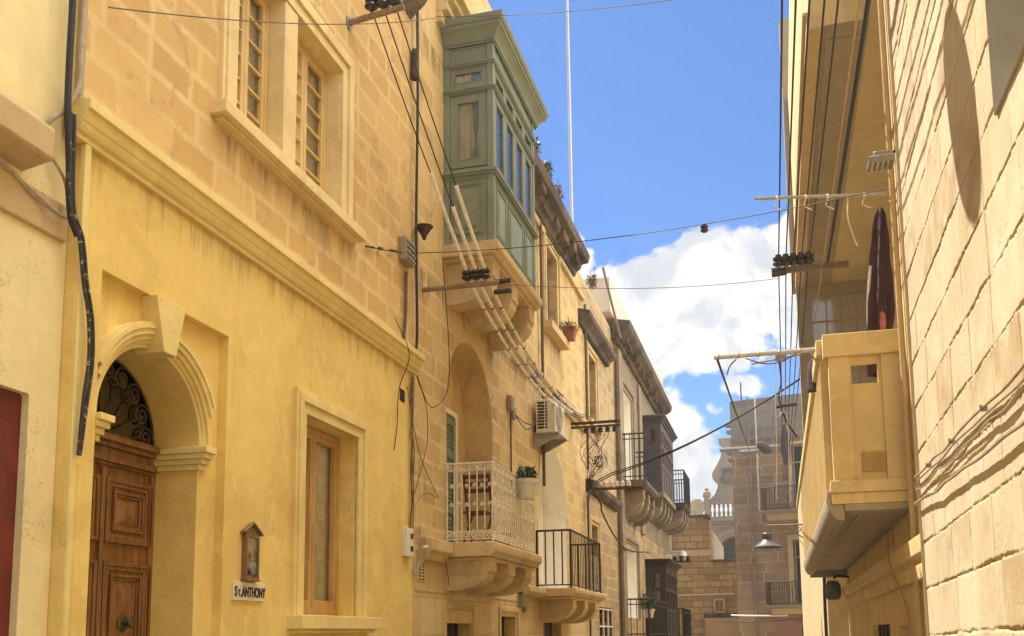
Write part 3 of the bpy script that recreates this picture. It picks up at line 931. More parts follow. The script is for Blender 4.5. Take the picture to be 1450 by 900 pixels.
text_part(pq, [('S', XP + 0.020, 6.712, 1.905, 0.105, 0.8, 0.003), ('T', XP + 0.020, 6.764, 1.905, 0.07, 0.7, 0.003), ('.', XP + 0.020, 6.797, 1.905, 0.1, 0.8, 0.003),
               ('ANTHONY', XP + 0.020, 6.818, 1.903, 0.105, 0.68, 0.004)], 'letter')

sh = thing('wall_shrine', (XP, 6.93, 2.03), 'narrow brown framed glazed picture shrine with a small pediment on the yellow wall', 'shrine')
m = MB().use('niche_frame')
m.box(XP - 0.005, XP + 0.045, 6.83, 6.852, 2.035, 2.385).box(XP - 0.005, XP + 0.045, 7.008, 7.03, 2.035, 2.385)
m.box(XP - 0.005, XP + 0.045, 6.852, 7.008, 2.035, 2.06).box(XP - 0.005, XP + 0.045, 6.852, 7.008, 2.362, 2.385)
m.box(XP - 0.005, XP + 0.055, 6.82, 7.04, 2.025, 2.036)
m.build('frame', parent=sh, bevel=0.003)
m = MB().use('niche_frame')
m.prism([(6.80, 2.386), (7.06, 2.386), (7.06, 2.40), (6.93, 2.478), (6.80, 2.40)], 'x', XP - 0.005, XP + 0.03)
m.tube([(XP + 0.04, 6.79, 2.395), (XP + 0.04, 6.93, 2.482), (XP + 0.04, 7.07, 2.395)], 0.014, 6)
m.build('pediment', parent=sh)
MB().use('niche_img').box(XP - 0.004, XP + 0.008, 6.852, 7.008, 2.06, 2.362).build('picture', parent=sh)
m = MB().use('letter')
m.tube([(XP + 0.012, 6.925, 2.08), (XP + 0.012, 6.92, 2.16), (XP + 0.012, 6.93, 2.24)], 0.022, 8, r2=0.014)
m.use('marble').lathe([(0.0, -0.014), (0.012, -0.008), (0.015, 0.0), (0.012, 0.008), (0.0, 0.014)], (XP + 0.012, 6.932, 2.27), 'z', 10)
m.build('figure', parent=sh)
MB().use('glass').add([(XP + 0.036, 6.852, 2.06), (XP + 0.036, 7.008, 2.06), (XP + 0.036, 7.008, 2.362), (XP + 0.036, 6.852, 2.362)], [(0, 1, 2, 3)]).build('pane', parent=sh)

# ================================================================== amber stone house with loggia
h2 = thing('amber_stone_house', (-6, 16, 0), 'amber limestone house with an arched loggia, blackened roof cornice and tall shuttered window', 'house')
A0, A1 = 10.53, 21.35
XS = -4.03
log = arch(12.88, 1.06, 2.70, 4.56, 40)
arc2 = arch(18.03, 1.18, 2.42, 3.90, 40)
w2 = rect(17.62, 18.56, 7.38, 8.98)
gdoor = rect(11.75, 12.85, 0.12, 1.74)
gdoor2 = rect(14.3, 15.2, 0.12, 1.86)
bdoor = rect(17.1, 18.6, 0.12, 1.95)
m = MB().use('h2_stone')
m.sheet('x', XS, rect(A0, A1, 2.41, 9.55), [log, arc2, w2], 0)
m.use('h2_low').sheet('x', XS, rect(A0, A1, 0, 2.41), [gdoor, gdoor2, bdoor], 0)
m.use('h2_stone')


def reveal(mb, h, x, dp):
    n = len(h)
    mb.add([(x, *q) for q in h] + [(x + dp, *q) for q in h], [(i, (i + 1) % n, n + (i + 1) % n, n + i) for i in range(n)])


m.use('h2_trim')
reveal(m, log, XS, -0.42)
m.use('h2_stone')
for h in (w2, gdoor, gdoor2, bdoor):
    reveal(m, h, XS, -0.22)
m.use('h2_trim').sheet('x', XS - 0.42, log, [rect(12.55, 13.45, 2.70, 4.72)], -0.08)
m.use('white_plaster')
reveal(m, arc2, XS, -0.55)
m.use('h2_stone')
shell_left(m, XS, A0, A1, 9.55)
# taller part next to the yellow house
m.box(-8, XS + 0.001, A0 + 0.02, 14.3, 9.55, 11.5)
m.build('wall', parent=h2)
MB().box(-10, XS - 0.02, A0, A1, 9.55, 9.68).build('roof', 'ledge', h2)
m = MB().use('h2_trim')
for (z0, z1, o) in ((9.35, 9.5, 0.10), (9.5, 9.62, 0.2), (9.62, 9.72, 0.30), (9.72, 9.9, 0.4)):
    m.box(XS - 0.01, XS + o * 0.8, A0 + 0.9, 14.32, z0 + 0.25, z1 + 0.249)
m.build('upper_moulding', parent=h2, bevel=0.01)
# main cornice, eaten away and black underneath
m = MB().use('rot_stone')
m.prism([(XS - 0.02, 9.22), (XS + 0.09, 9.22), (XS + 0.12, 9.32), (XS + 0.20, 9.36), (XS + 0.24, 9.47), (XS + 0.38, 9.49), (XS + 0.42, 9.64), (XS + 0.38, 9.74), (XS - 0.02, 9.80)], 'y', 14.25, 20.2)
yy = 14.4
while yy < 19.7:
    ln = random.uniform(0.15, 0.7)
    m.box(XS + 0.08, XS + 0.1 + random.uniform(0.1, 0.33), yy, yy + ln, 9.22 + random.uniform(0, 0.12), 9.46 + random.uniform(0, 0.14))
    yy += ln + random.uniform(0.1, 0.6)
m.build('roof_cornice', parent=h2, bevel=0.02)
MB().box(XS - 0.02, XS + 0.07, 14.3, A1, 8.98 + 0.08, 9.178).build('frieze', 'h2_trim', h2, bevel=0.01)
m = MB().use('h2_trim')
moulded_frame(m, XS, 17.62, 18.56, 7.36, 8.98, 0.24, 0.07)
m.box(XS - 0.2, XS + 0.2, 17.3, 18.9, 7.22, 7.37)
m.build('window_trim', parent=h2, bevel=0.006)
sx = MB().use('shutter').box(XS - 0.2, XS - 0.15, 17.62, 18.56, 7.37, 8.98).build('window', parent=h2)
m = MB().use('shutter')
for (a, b) in ((17.65, 18.07), (18.11, 18.53)):
    for q in range(22):
        zz = 7.45 + q * 0.066
        m.prism([(XS - 0.15, zz), (XS - 0.135, zz), (XS - 0.15, zz + 0.05)], 'y', a + 0.04, b - 0.04)
    m.box(XS - 0.152, XS - 0.125, a, a + 0.04, 7.39, 8.97).box(XS - 0.152, XS - 0.125, b - 0.04, b, 7.39, 8.97)
m.build('slats', parent=sx)
# string course, broken in places
m = MB().use('h2_trim')
sc_prof = lambda o: [(XS - 0.02, 6.0), (XS + 0.05 * o, 6.0), (XS + 0.07 * o, 6.07), (XS + 0.15 * o, 6.10), (XS + 0.17 * o, 6.2), (XS - 0.02, 6.24)]
for (a, b, o) in ((15.05, 15.6, 0.9), (15.6, 16.2, 1.0), (16.2, 16.75, 0.55), (16.75, 17.8, 1.0), (17.8, 18.4, 0.8), (18.4, 19.6, 1.0), (19.6, 21.2, 0.95)):
    m.use('rot_stone' if o < 0.9 else 'h2_trim').prism(sc_prof(o), 'y', a, b - 0.003)
m.build('string_course', parent=h2, bevel=0.012)
# green shutter door in the loggia
gd = MB().use('green').box(XS - 0.50, XS - 0.45, 12.55, 13.45, 2.70, 4.72).build('loggia_door', parent=h2)
m = MB().use('green')
xd = XS - 0.45
for (a, b) in ((12.56, 12.98), (13.02, 13.44)):
    m.box(xd - 0.002, xd + 0.03, a, a + 0.07, 2.72, 4.70).box(xd - 0.002, xd + 0.03, b - 0.07, b, 2.72, 4.70)
    for z in (2.72, 3.3, 4.1, 4.58):
        m.box(xd - 0.002, xd + 0.028, a + 0.07, b - 0.07, z, z + 0.1)
    for q in range(28):
        zz = 2.84 + q * 0.062
        m.prism([(xd, zz), (xd + 0.018, zz), (xd, zz + 0.045)], 'y', a + 0.07, b - 0.07)
m.build('shutter', parent=gd, bevel=0.003)
m = MB().use('white_plaster')
xf = XS - 0.42
m.box(xf - 0.05, xf + 0.02, 13.452, 13.52, 2.70, 4.79).box(xf - 0.05, xf + 0.02, 12.48, 12.548, 2.70, 4.79).box(xf - 0.05, xf + 0.02, 12.548, 13.452, 4.722, 4.79)
m.build('door_frame', parent=h2, bevel=0.004)
MB().box(XS - 0.41, XS - 0.30, 12.42, 12.60, 4.83, 5.02).build('wall_lamp', 'white_plaster', h2, bevel=0.01)
# arched doorway behind the black railing
MB().use('white_plaster').sheet('x', XS - 0.5, arch(18.03, 1.18, 2.42, 3.90, 30)).build('arched_panel', parent=h2)
m = MB().use('white_plaster')
m.box(XS - 0.5, XS - 0.45, 17.0, 17.08, 2.42, 4.6).box(XS - 0.5, XS - 0.45, 18.98, 19.06, 2.42, 4.6).box(XS - 0.5, XS - 0.44, 18.0, 18.06, 2.42, 4.95)
m.build('arched_panel_bars', parent=h2)
# ground-floor openings seen at the foot of the picture
for h, nm in ((gdoor, 'ground_window'), (gdoor2, 'ground_window'), (bdoor, 'ground_door')):
    o = MB().use('dark_timber').box(XS - 0.24, XS - 0.19, h[0][0], h[1][0], h[0][1], h[2][1]).build(nm, parent=h2)
    m = MB().use('dark_timber')
    for k in range(5):
        yy = h[0][0] + (h[1][0] - h[0][0]) * (k + 0.5) / 5
        m.box(XS - 0.192, XS - 0.175, yy - 0.02, yy + 0.02, h[0][1], h[2][1])
    m.build('bar', parent=o)
for (a, b, t) in ((11.68, 12.95, 1.98), (14.2, 15.35, 2.0)):
    m = MB().use('h2_trim')
    m.box(XS - 0.01, XS + 0.03, a, a + 0.07, 0, t).box(XS - 0.01, XS + 0.03, b - 0.07, b, 0, t).box(XS - 0.01, XS + 0.03, a + 0.07, b - 0.07, t - 0.07, t)
    m.build('ground_trim', parent=h2, bevel=0.006)
m = MB().use('h2_trim').box(XS - 0.01, XS + 0.012, 10.7, 16.6, 2.105, 2.13)
m.build('plinth_band', parent=h2)
# stone brackets, ledge beside the loggia balcony
m = MB().use('h2_trim')
m.prism([(XS - 0.02, 2.47), (XS + 0.07, 2.47), (XS + 0.1, 2.55), (XS + 0.16, 2.58), (XS + 0.16, 2.72), (XS - 0.02, 2.74)], 'y', 10.85, 11.62)
m.build('ledge', parent=h2, bevel=0.012)
m = MB().use('rot_stone')
m.prism([(9.05, 10.4), (9.05, 10.4)][:0] or [(XS - 0.02, 9.0), (XS + 0.18, 9.18), (XS + 0.30, 9.4), (XS + 0.30, 9.62), (XS - 0.02, 9.75)], 'y', 10.22, 10.50)
m.build('broken_gutter', parent=h2, bevel=0.02)


# ------------------------------------------------------------------ balconies on stone brackets
def stone_base(parent, y0, y1, zt, out, ch_, corbel_y, cw, czb, x=XS, slab_t=0.16, mats=('h2_trim', 'h2_trim')):
    m = MB().use(mats[0])
    o = out
    m.prism([(x - 0.02, zt - slab_t), (x + o - 0.07, zt - slab_t), (x + o - 0.05, zt - slab_t * 0.8), (x + o - 0.01, zt - slab_t * 0.65), (x + o, zt - slab_t * 0.4), (x + o, zt - 0.015), (x + o - 0.015, zt), (x - 0.02, zt)], 'y', y0, y1)
    m.box(x - 0.01, x + o - 0.11, y0 + 0.07, y1 - 0.07, zt - slab_t - 0.045, zt - slab_t - 0.001)
    m.build('slab', parent=parent, bevel=0.012)
    for cy in corbel_y:
        m = MB().use(mats[1])
        zc = zt - slab_t - 0.046
        m.prism(corbel_poly(x - 0.02, x + out - 0.12, czb, zc), 'y', cy - cw / 2, cy + cw / 2)
        m.build('corbel', parent=parent, bevel=0.008)


# green enclosed timber balcony
gb = thing('enclosed_balcony', (XS, 12.85, 6.3), 'sage green enclosed timber balcony on carved stone brackets', 'balcony')
GX, G0, G1, GZ0, GZ1 = -3.34, 11.72, 14.0, 6.62, 9.37
stone_base(gb, G0 - 0.05, G1 + 0.12, 6.62, 0.76, 0, (11.98, 12.95, 13.92), 0.30, 5.86, slab_t=0.17)
m = MB().use('green')
# corner posts and rails of the frame
for (a, b) in ((G0, G0 + 0.09), (G1 - 0.09, G1)):
    m.box(GX - 0.09, GX, a, b, GZ0, GZ1)
m.box(XS, XS + 0.08, G0, G0 + 0.06, GZ0, GZ1).box(XS, XS + 0.08, G1 - 0.06, G1, GZ0, GZ1)
for (z0, z1) in ((GZ0, GZ0 + 0.09), (7.50, 7.66), (8.70, 8.80), (9.07, 9.15), (9.34, GZ1)):
    m.box(XS + 0.001, GX - 0.091, G0 + 0.012, G0 + 0.07, z0, z1)
    m.box(XS + 0.001, GX - 0.091, G1 - 0.07, G1 - 0.012, z0, z1)
    m.box(GX - 0.07, GX - 0.012, G0 + 0.091, G1 - 0.091, z0, z1)
# projecting sill and string mouldings
for (z0, z1, o) in ((7.545, 7.575, 0.028), (7.575, 7.61, 0.045), (8.72, 8.745, 0.018), (8.745, 8.77, 0.03), (9.085, 9.11, 0.018), (9.11, 9.13, 0.028)):
    m.box(XS + 0.002, GX + o, G0 - o, G0 - 0.001, z0, z1 - 0.001)
    m.box(XS + 0.002, GX + o, G1 + 0.001, G1 + o, z0, z1 - 0.001)
    m.box(GX + 0.001, GX + o, G0 - 0.0005, G1 + 0.0005, z0, z1 - 0.002)
m.box(XS, GX - 0.1, G0 + 0.1, G1 - 0.1, GZ0 + 0.01, GZ0 + 0.05)
m.build('frame', parent=gb, bevel=0.005)


def raised_panel(mb, plane, at, a0, a1, z0, z1, s=1, t=0.02):
    """flat board with a picture-frame moulding and a raised field; plane 'y' faces -Y (s=-1), 'x' faces +X"""
    def bx(p0, p1, q0, q1, h0, h1):
        if plane == 'y':
            mb.box(p0, p1, at + s * h0, at + s * h1, q0, q1)
        else:
            mb.box(at + s * h0, at + s * h1, p0, p1, q0, q1)
    bx(a0, a1, z0, z1, -0.03, 0)
    for (i, wd, h) in ((0.05, 0.022, 0.02), (0.072, 0.016, 0.011)):
        bx(a0 + i, a1 - i, z0 + i, z0 + i + wd, 0.001, h)
        bx(a0 + i, a1 - i, z1 - i - wd, z1 - i, 0.001, h)
        bx(a0 + i, a0 + i + wd, z0 + i + wd, z1 - i - wd, 0.001, h)
        bx(a1 - i - wd, a1 - i, z0 + i + wd, z1 - i - wd, 0.001, h)
    i = 0.125
    if a1 - a0 > 2.6 * i and z1 - z0 > 2.6 * i:
        bx(a0 + i, a1 - i, z0 + i, z1 - i, 0.001, 0.012)
        bx(a0 + i + 0.025, a1 - i - 0.025, z0 + i + 0.025, z1 - i - 0.025, 0.012, 0.02)


m = MB().use('green')
raised_panel(m, 'y', G0 + 0.02, XS + 0.09, GX - 0.095, GZ0 + 0.092, 7.498, -1)
m.build('side_panel', parent=gb, bevel=0.003)
m = MB().use('green').box(XS + 0.081, GX - 0.092, G0 + 0.02, G0 + 0.045, 9.152, 9.338)
m.build('frieze_board', parent=gb, bevel=0.003)
m = MB().use('green').box(GX - 0.045, GX - 0.02, G0 + 0.092, G1 - 0.092, 9.152, 9.338)
m.build('frieze_board', parent=gb, bevel=0.003)
m = MB().use('green')
m.box(XS + 0.001, GX - 0.092, G1 - 0.05, G1 - 0.014, GZ0 + 0.092, 9.158)
m.build('far_panel', parent=gb)
nb = 4
for k in range(3):
    L0 = G0 + 0.095 + (G1 - G0 - 0.19) * (0, 0.29, 0.72)[k]
    L1 = G0 + 0.095 + (G1 - G0 - 0.19) * (0.285, 0.715, 1.0)[k]
    m = MB().use('green_light')
    raised_panel(m, 'x', GX - 0.02, L0, L1, GZ0 - 0.12 if False else GZ0 + 0.01, 7.498, 1)
    m.build('front_panel', parent=gb, bevel=0.003)
# glazed sashes: one on the side, four on the front, with small lights above
def glazed(parent, name, plane, at, a0, a1, z0, z1, fr=0.06, gl='glass_warm', s=1):
    m = MB().use('green')
    def bx(mb, p0, p1, q0, q1, h0, h1):
        if plane == 'y':
            mb.box(p0, p1, at + s * h0, at + s * h1, q0, q1)
        else:
            mb.box(at + s * h0, at + s * h1, p0, p1, q0, q1)
    bx(m, a0, a1, z0, z0 + fr, -0.03, 0.012)
    bx(m, a0, a1, z1 - fr, z1, -0.03, 0.012)
    bx(m, a0, a0 + fr, z0 + fr, z1 - fr, -0.03, 0.012)
    bx(m, a1 - fr, a1, z0 + fr, z1 - fr, -0.03, 0.012)
    q = fr
    bx(m, a0 + q, a1 - q, z0 + q, z0 + q + 0.012, -0.01, 0.018)
    bx(m, a0 + q, a1 - q, z1 - q - 0.012, z1 - q, -0.01, 0.018)
    bx(m, a0 + q, a0 + q + 0.012, z0 + q, z1 - q, -0.01, 0.018)
    bx(m, a1 - q - 0.012, a1 - q, z0 + q, z1 - q, -0.01, 0.018)
    o = m.build(name, parent=parent, bevel=0.003)
    p = MB().use(gl)
    if plane == 'y':
        p.add([(a0 + fr, at - s * 0.01, z0 + fr), (a1 - fr, at - s * 0.01, z0 + fr), (a1 - fr, at - s * 0.01, z1 - fr), (a0 + fr, at - s * 0.01, z1 - fr)], [(0, 1, 2, 3)])
    else:
        p.add([(at - s * 0.01, a0 + fr, z0 + fr), (at - s * 0.01, a1 - fr, z0 + fr), (at - s * 0.01, a1 - fr, z1 - fr), (at - s * 0.01, a0 + fr, z1 - fr)], [(0, 1, 2, 3)])
    p.build('pane', parent=o)
    return o


glazed(gb, 'side_window', 'y', G0 + 0.03, XS + 0.085, GX - 0.095, 7.68, 8.69, 0.10, 'glass', s=-1)
glazed(gb, 'side_light', 'y', G0 + 0.03, XS + 0.085, GX - 0.095, 8.802, 9.068, 0.06, 'glass', s=-1)
for k in range(4):
    a0 = G0 + 0.10 + k * (G1 - G0 - 0.2) / 4 + 0.006
    a1 = G0 + 0.10 + (k + 1) * (G1 - G0 - 0.2) / 4 - 0.006
    glazed(gb, 'front_window', 'x', GX - 0.025, a0, a1, 7.665, 8.695, 0.075, 'glass')
    glazed(gb, 'front_light', 'x', GX - 0.025, a0, a1, 8.805, 9.065, 0.06, 'glass_warm')
# lining seen through the glass
m = MB().use('lace').box(XS + 0.02, XS + 0.03, G0 + 0.1, G1 - 0.1, GZ0 + 0.1, 9.1)
nn = 26
vs = []
for i in range(nn + 1):
    xx = XS + 0.1 + (GX - XS - 0.22) * i / nn
    vs += [(xx, G0 + 0.075 + 0.01 * math.sin(i * 1.7), 7.6), (xx, G0 + 0.075 + 0.01 * math.sin(i * 1.7), 9.1)]
m.use('blind').add(vs, [(2 * i, 2 * i + 2, 2 * i + 3, 2 * i + 1) for i in range(nn)])
m.build('curtain', parent=gb)
# crowning cornice
m = MB().use('green')
prev = None
for (z, o) in ((GZ1, 0.012), (9.40, 0.012), (9.402, 0.03), (9.43, 0.035), (9.47, 0.055), (9.51, 0.085), (9.545, 0.125), (9.55, 0.14), (9.60, 0.14), (9.602, 0.155), (9.64, 0.175), (9.69, 0.18), (9.70, 0.15)):
    ring = [(XS + 0.001, G0 - o, z), (GX + o, G0 - o, z), (GX + o, G1 + o + 0.1, z), (XS + 0.001, G1 + o + 0.1, z)]
    if prev:
        m.add(prev + ring, [(0, 1, 5, 4), (1, 2, 6, 5), (2, 3, 7, 6), (3, 0, 4, 7)])
    prev = ring
m.add(prev, [(0, 1, 2, 3)])
m.build('cornice', parent=gb)

# white scroll-iron balcony of the loggia
wb = thing('balcony', (XS, 12.9, 2.2), 'stone balcony with cream painted scroll iron railing in front of the loggia', 'balcony')
stone_base(wb, 11.66, 14.12, 2.73, 0.70, 0, (11.93, 12.85, 13.78), 0.34, 2.14, slab_t=0.18)
BX, B0, B1, BZ0, BZ1 = -3.41, 11.78, 13.98, 2.76, 3.74
m = MB().use('white_iron')
for (p, q) in (((XS + 0.02, B0), (BX, B0)), ((BX, B0), (BX, B1)), ((BX, B1), (XS + 0.02, B1))):
    for z in (BZ1, BZ0 + 0.02):
        m.tube([(*p, z), (*q, z)], 0.013 if z > 3 else 0.009, 6)
for (x, y) in ((BX, B0), (BX, B1), (XS + 0.02, B0), (XS + 0.02, B1)):
    m.tube([(x, y, BZ0 - 0.03), (x, y, BZ1 + 0.015)], 0.013, 6)
nside = 6
for k in range(1, nside):
    x = XS + 0.02 + (BX - XS - 0.02) * k / nside
    for y in (B0, B1):
        m.tube([(x, y, BZ0), (x, y, BZ1)], 0.009, 5)
for k in range(nside):
    xm = XS + 0.02 + (BX - XS - 0.02) * (k + 0.5) / nside
    for y in (B0, B1):
        m.tube(spiral((xm, y, BZ1 - 0.055), 0.048, 1.5, (1, 0, 0), (0, 0, 1), start=math.pi * (k % 2), n=18, sgn=1 if k % 2 else -1), 0.009, 4)
        m.tube(spiral((xm, y, BZ0 + 0.075), 0.052, 1.6, (1, 0, 0), (0, 0, 1), start=math.pi, n=18, sgn=-1), 0.010, 4)
        for zc in (3.22, 3.46):
            m.tube(spiral((xm + 0.015, y, zc), 0.028, 1.3, (1, 0, 0), (0, 0, 1), start=0, n=12, sgn=1 if k % 2 else -1), 0.008, 4)
nf = 22
for k in range(1, nf):
    y = B0 + (B1 - B0) * k / nf
    m.tube([(BX, y, BZ0), (BX, y, BZ1)], 0.009, 5)
for k in range(nf):
    y = B0 + (B1 - B0) * (k + 0.5) / nf
    sg = 1 if k % 2 else -1
    for zc, rr in ((BZ1 - 0.055, 0.046), (BZ0 + 0.075, 0.05), (3.22, 0.03), (3.48, 0.03), (3.28, 0.026)):
        m.tube(spiral((BX, y, zc), rr, 1.4, (0, 1, 0), (0, 0, 1), start=0, n=14, sgn=sg), 0.008, 4)
m.build('railing', parent=wb)

# plain black balcony
bb = thing('balcony', (XS, 18.0, 2.0), 'stone balcony with plain black upright-bar railing beside the white arched doorway', 'balcony')
stone_base(bb, 16.5, 19.6, 2.36, 0.72, 0, (16.95, 18.05, 19.1), 0.32, 1.78, slab_t=0.14)
m = MB().use('h2_trim')
m.prism([(XS - 0.02, 2.2), (XS + 0.10, 2.2), (XS + 0.2, 2.26), (XS + 0.2, 2.36), (XS - 0.02, 2.37)], 'y', 15.35, 16.499)
m.build('ledge', parent=bb, bevel=0.02)
KX, K0, K1 = -3.42, 16.62, 19.52
m = MB().use('black')
for (p, q) in (((XS + 0.02, K0), (KX, K0)), ((KX, K0), (KX, K1)), ((KX, K1), (XS + 0.02, K1))):
    for z, rr in ((3.36, 0.02), (2.42, 0.013)):
        m.tube([(*p, z), (*q, z)], rr, 6)
for (x, y) in ((KX, K0), (KX, K1), (XS + 0.02, K0), (XS + 0.02, K1)):
    m.tube([(x, y, 2.34), (x, y, 3.37)], 0.018, 6)
for k in range(1, 4):
    x = XS + 0.02 + (KX - XS - 0.02) * k / 4
    for y in (K0, K1):
        m.tube([(x, y, 2.42), (x, y, 3.36)], 0.013, 6)
for k in range(1, 20):
    y = K0 + (K1 - K0) * k / 20
    m.tube([(KX, y, 2.42), (KX, y, 3.36)], 0.008, 6)
m.build('railing', parent=bb)

# air-conditioning unit
ac = thing('air_conditioner', (XS, 16.9, 5.0), 'white air conditioner outdoor unit on a wall bracket above the white arch', 'air conditioner')
AX0, AX1, AY0, AY1, AZ0, AZ1 = -3.96, -3.62, 16.45, 17.27, 5.06, 5.66
m = MB().use('white')
m.box(AX0, AX1, AY0, AY1, AZ0, AZ1)
m.build('casing', parent=ac, bevel=0.012)
m = MB().use('vent_dark')
for k in range(9):
    zz = AZ0 + 0.07 + k * 0.055
    m.box(AX0 + 0.03, AX0 + 0.15, AY0 - 0.004, AY0 + 0.01, zz, zz + 0.038)
    m.box(AX0 + 0.17, AX0 + 0.205, AY0 - 0.004, AY0 + 0.01, zz, zz + 0.038)
m.build('side_grille', parent=ac)
fan = MB().use('grey_metal').lathe([(0.0, 0.0), (0.24, 0.0), (0.245, 0.006), (0.0, 0.008)], (AX1 - 0.001, 16.78, 5.36), 'x', 32).build('fan_guard', parent=ac)
m = MB().use('white')
for rr in np.linspace(0.05, 0.25, 8):
    m.tube([(AX1 + 0.012, 16.78 + rr * math.cos(a), 5.36 + rr * math.sin(a)) for a in np.linspace(0, 2 * math.pi, 29)], 0.003, 4)
for a in np.linspace(0, 2 * math.pi, 9)[:-1]:
    m.tube([(AX1 + 0.012, 16.78, 5.36), (AX1 + 0.012, 16.78 + 0.25 * math.cos(a), 5.36 + 0.25 * math.sin(a))], 0.003, 4)
m.lathe([(0, 0), (0.04, 0), (0.04, 0.01), (0, 0.012)], (AX1 + 0.009, 16.78, 5.36), 'x', 12)
m.build('wire_guard', parent=fan)
m = MB().use('steel')
for y in (16.55, 17.15):
    m.prism([(XS - 0.01, 5.05), (AX1 + 0.05, 5.05), (AX1 + 0.05, 5.02), (XS + 0.03, 4.80), (XS - 0.01, 4.80)], 'y', y - 0.02, y + 0.02)
m.box(XS - 0.01, AX1 + 0.06, 16.42, 17.3, 5.045, 5.058)
m.build('bracket', parent=ac)

# folding chair on the loggia balcony
fc = thing('folding_chair', (-3.75, 12.3, 2.74), 'dark brown slatted folding chair on the loggia balcony', 'chair')
m = MB().use('chair_wood')
for x in (-3.94, -3.60):
    m.tube([(x, 12.62, 2.75), (x, 12.42, 3.2), (x, 12.26, 3.68)], 0.02, 5)
m.build('back_leg', parent=fc)
m = MB().use('chair_wood')
for x in (-3.91, -3.63):
    m.tube([(x, 12.14, 2.75), (x, 12.36, 2.98), (x, 12.56, 3.17)], 0.018, 5)
m.build('front_leg', parent=fc)
m = MB().use('chair_wood')
for z in (3.44, 3.53, 3.62):
    m.box(-3.94, -3.60, 12.26 + (3.68 - z) * 0.33 - 0.012, 12.26 + (3.68 - z) * 0.33 + 0.008, z, z + 0.055)
m.build('backrest', parent=fc, bevel=0.004)
m = MB().use('chair_wood')
for k in range(6):
    m.box(-3.93, -3.61, 12.16 + k * 0.062, 12.21 + k * 0.062, 3.16, 3.182)
m.build('seat', parent=fc, bevel=0.003)

bk = thing('bucket', (-3.70, 13.3, 2.73), 'dark red pot on the loggia balcony floor behind the chair', 'pot')
MB().use('red').lathe([(0.0, 0), (0.12, 0), (0.15, 0.2), (0.165, 0.2), (0.165, 0.24), (0.14, 0.24), (0.13, 0.2), (0, 0.2)], (-3.70, 13.2, 2.735), 'z', 20).build('body', parent=bk)


def potted(name, c, rt, rb, h, matpot, label, leafmat='leaf', spread=(0.2, 0.25, 0.14), n=220, size=0.07, square=False, group=None, cat='plant'):
    t = thing(name, c, label, cat, group)
    m = MB().use(matpot)
    if square:
        v = []
        for (rr, z) in ((rb, 0), (rt, h), (rt + 0.015, h), (rt + 0.015, h + 0.035), (rt - 0.015, h + 0.035), (rt - 0.02, h * 0.8)):
            v += [(c[0] - rr, c[1] - rr, c[2] + z), (c[0] + rr, c[1] - rr, c[2] + z), (c[0] + rr, c[1] + rr, c[2] + z), (c[0] - rr, c[1] + rr, c[2] + z)]
        f = [(i * 4 + j, i * 4 + (j + 1) % 4, i * 4 + 4 + (j + 1) % 4, i * 4 + 4 + j) for i in range(5) for j in range(4)] + [(3, 2, 1, 0), (20, 21, 22, 23)]
        m.add(v, f)
    else:
        m.lathe([(0, 0), (rb, 0), (rt, h * 0.78), (rt + 0.014, h * 0.78), (rt + 0.018, h), (rt - 0.01, h), (rt - 0.02, h * 0.85), (0, h * 0.85)], c, 'z', 28)
    m.build('pot', parent=t, bevel=0.004 if square else 0)
    m = MB().use(leafmat)
    m.leaves((c[0], c[1], c[2] + h + spread[2] * 0.55), spread, n, size)
    m.use('leaf2').leaves((c[0], c[1], c[2] + h + spread[2] * 0.7), spread, n // 2, size)
    for k in range(26):
        a = random.uniform(0, 6.28)
        m.tube([(c[0], c[1], c[2] + h * 0.8), (c[0] + spread[0] * 0.8 * math.cos(a), c[1] + spread[1] * 0.8 * math.sin(a), c[2] + h + spread[2] * random.uniform(0.2, 2.1))], 0.004, 4)
    m.build('foliage', parent=t)
    return t


potted('potted_plant', (-3.27, 13.0, 3.42), 0.15, 0.105, 0.27, 'white', 'white plastic pot with a trailing green plant hung on the loggia railing', spread=(0.15, 0.22, 0.11), n=240)
potted('potted_plant', (-3.80, 18.75, 7.37), 0.13, 0.09, 0.22, 'terracotta', 'square terracotta pot with a small plant on the high window sill', spread=(0.22, 0.28, 0.09), n=120, size=0.06, square=True)

# ================================================================== dull ochre house beyond
h3 = thing('ochre_stone_house', (-6, 23.7, 0), 'narrow dull ochre stone house with a projecting roof cornice, between amber and grey houses', 'house')
C0, C1, X3 = 21.35, 26.0, -4.06
w3 = rect(21.95, 22.95, 6.45, 8.05)
w3s = rect(21.95, 22.85, 3.35, 4.05)
w3g = rect(22.95, 25.0, 0.9, 2.2)
m = MB().use('h3_stone')
m.sheet('x', X3, rect(C0, C1, 0, 9.62), [w3, w3s, w3g])
for h in (w3, w3s, w3g):
    reveal(m, h, X3, -0.25)
shell_left(m, X3, C0, C1, 9.62)
m.build('wall', parent=h3)
MB().box(-10, X3 - 0.02, C0, C1, 9.62, 9.75).build('roof', 'ledge', h3)
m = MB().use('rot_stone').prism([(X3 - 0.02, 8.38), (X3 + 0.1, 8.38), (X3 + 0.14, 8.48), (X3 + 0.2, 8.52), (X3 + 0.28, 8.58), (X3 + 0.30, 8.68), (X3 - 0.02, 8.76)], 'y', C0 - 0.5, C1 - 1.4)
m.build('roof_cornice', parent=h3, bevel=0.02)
m = MB().use('h2_trim')
moulded_frame(m, X3, 21.95, 22.95, 6.43, 8.05, 0.22, 0.07)
m.box(X3 - 0.2, X3 + 0.14, 21.7, 23.2, 6.32, 6.44)
m.build('window_trim', parent=h3, bevel=0.006)
m = MB().use('h2_trim')
moulded_frame(m, X3, 21.95, 22.85, 3.33, 4.05, 0.2, 0.06)
m.build('window_trim', parent=h3, bevel=0.006)
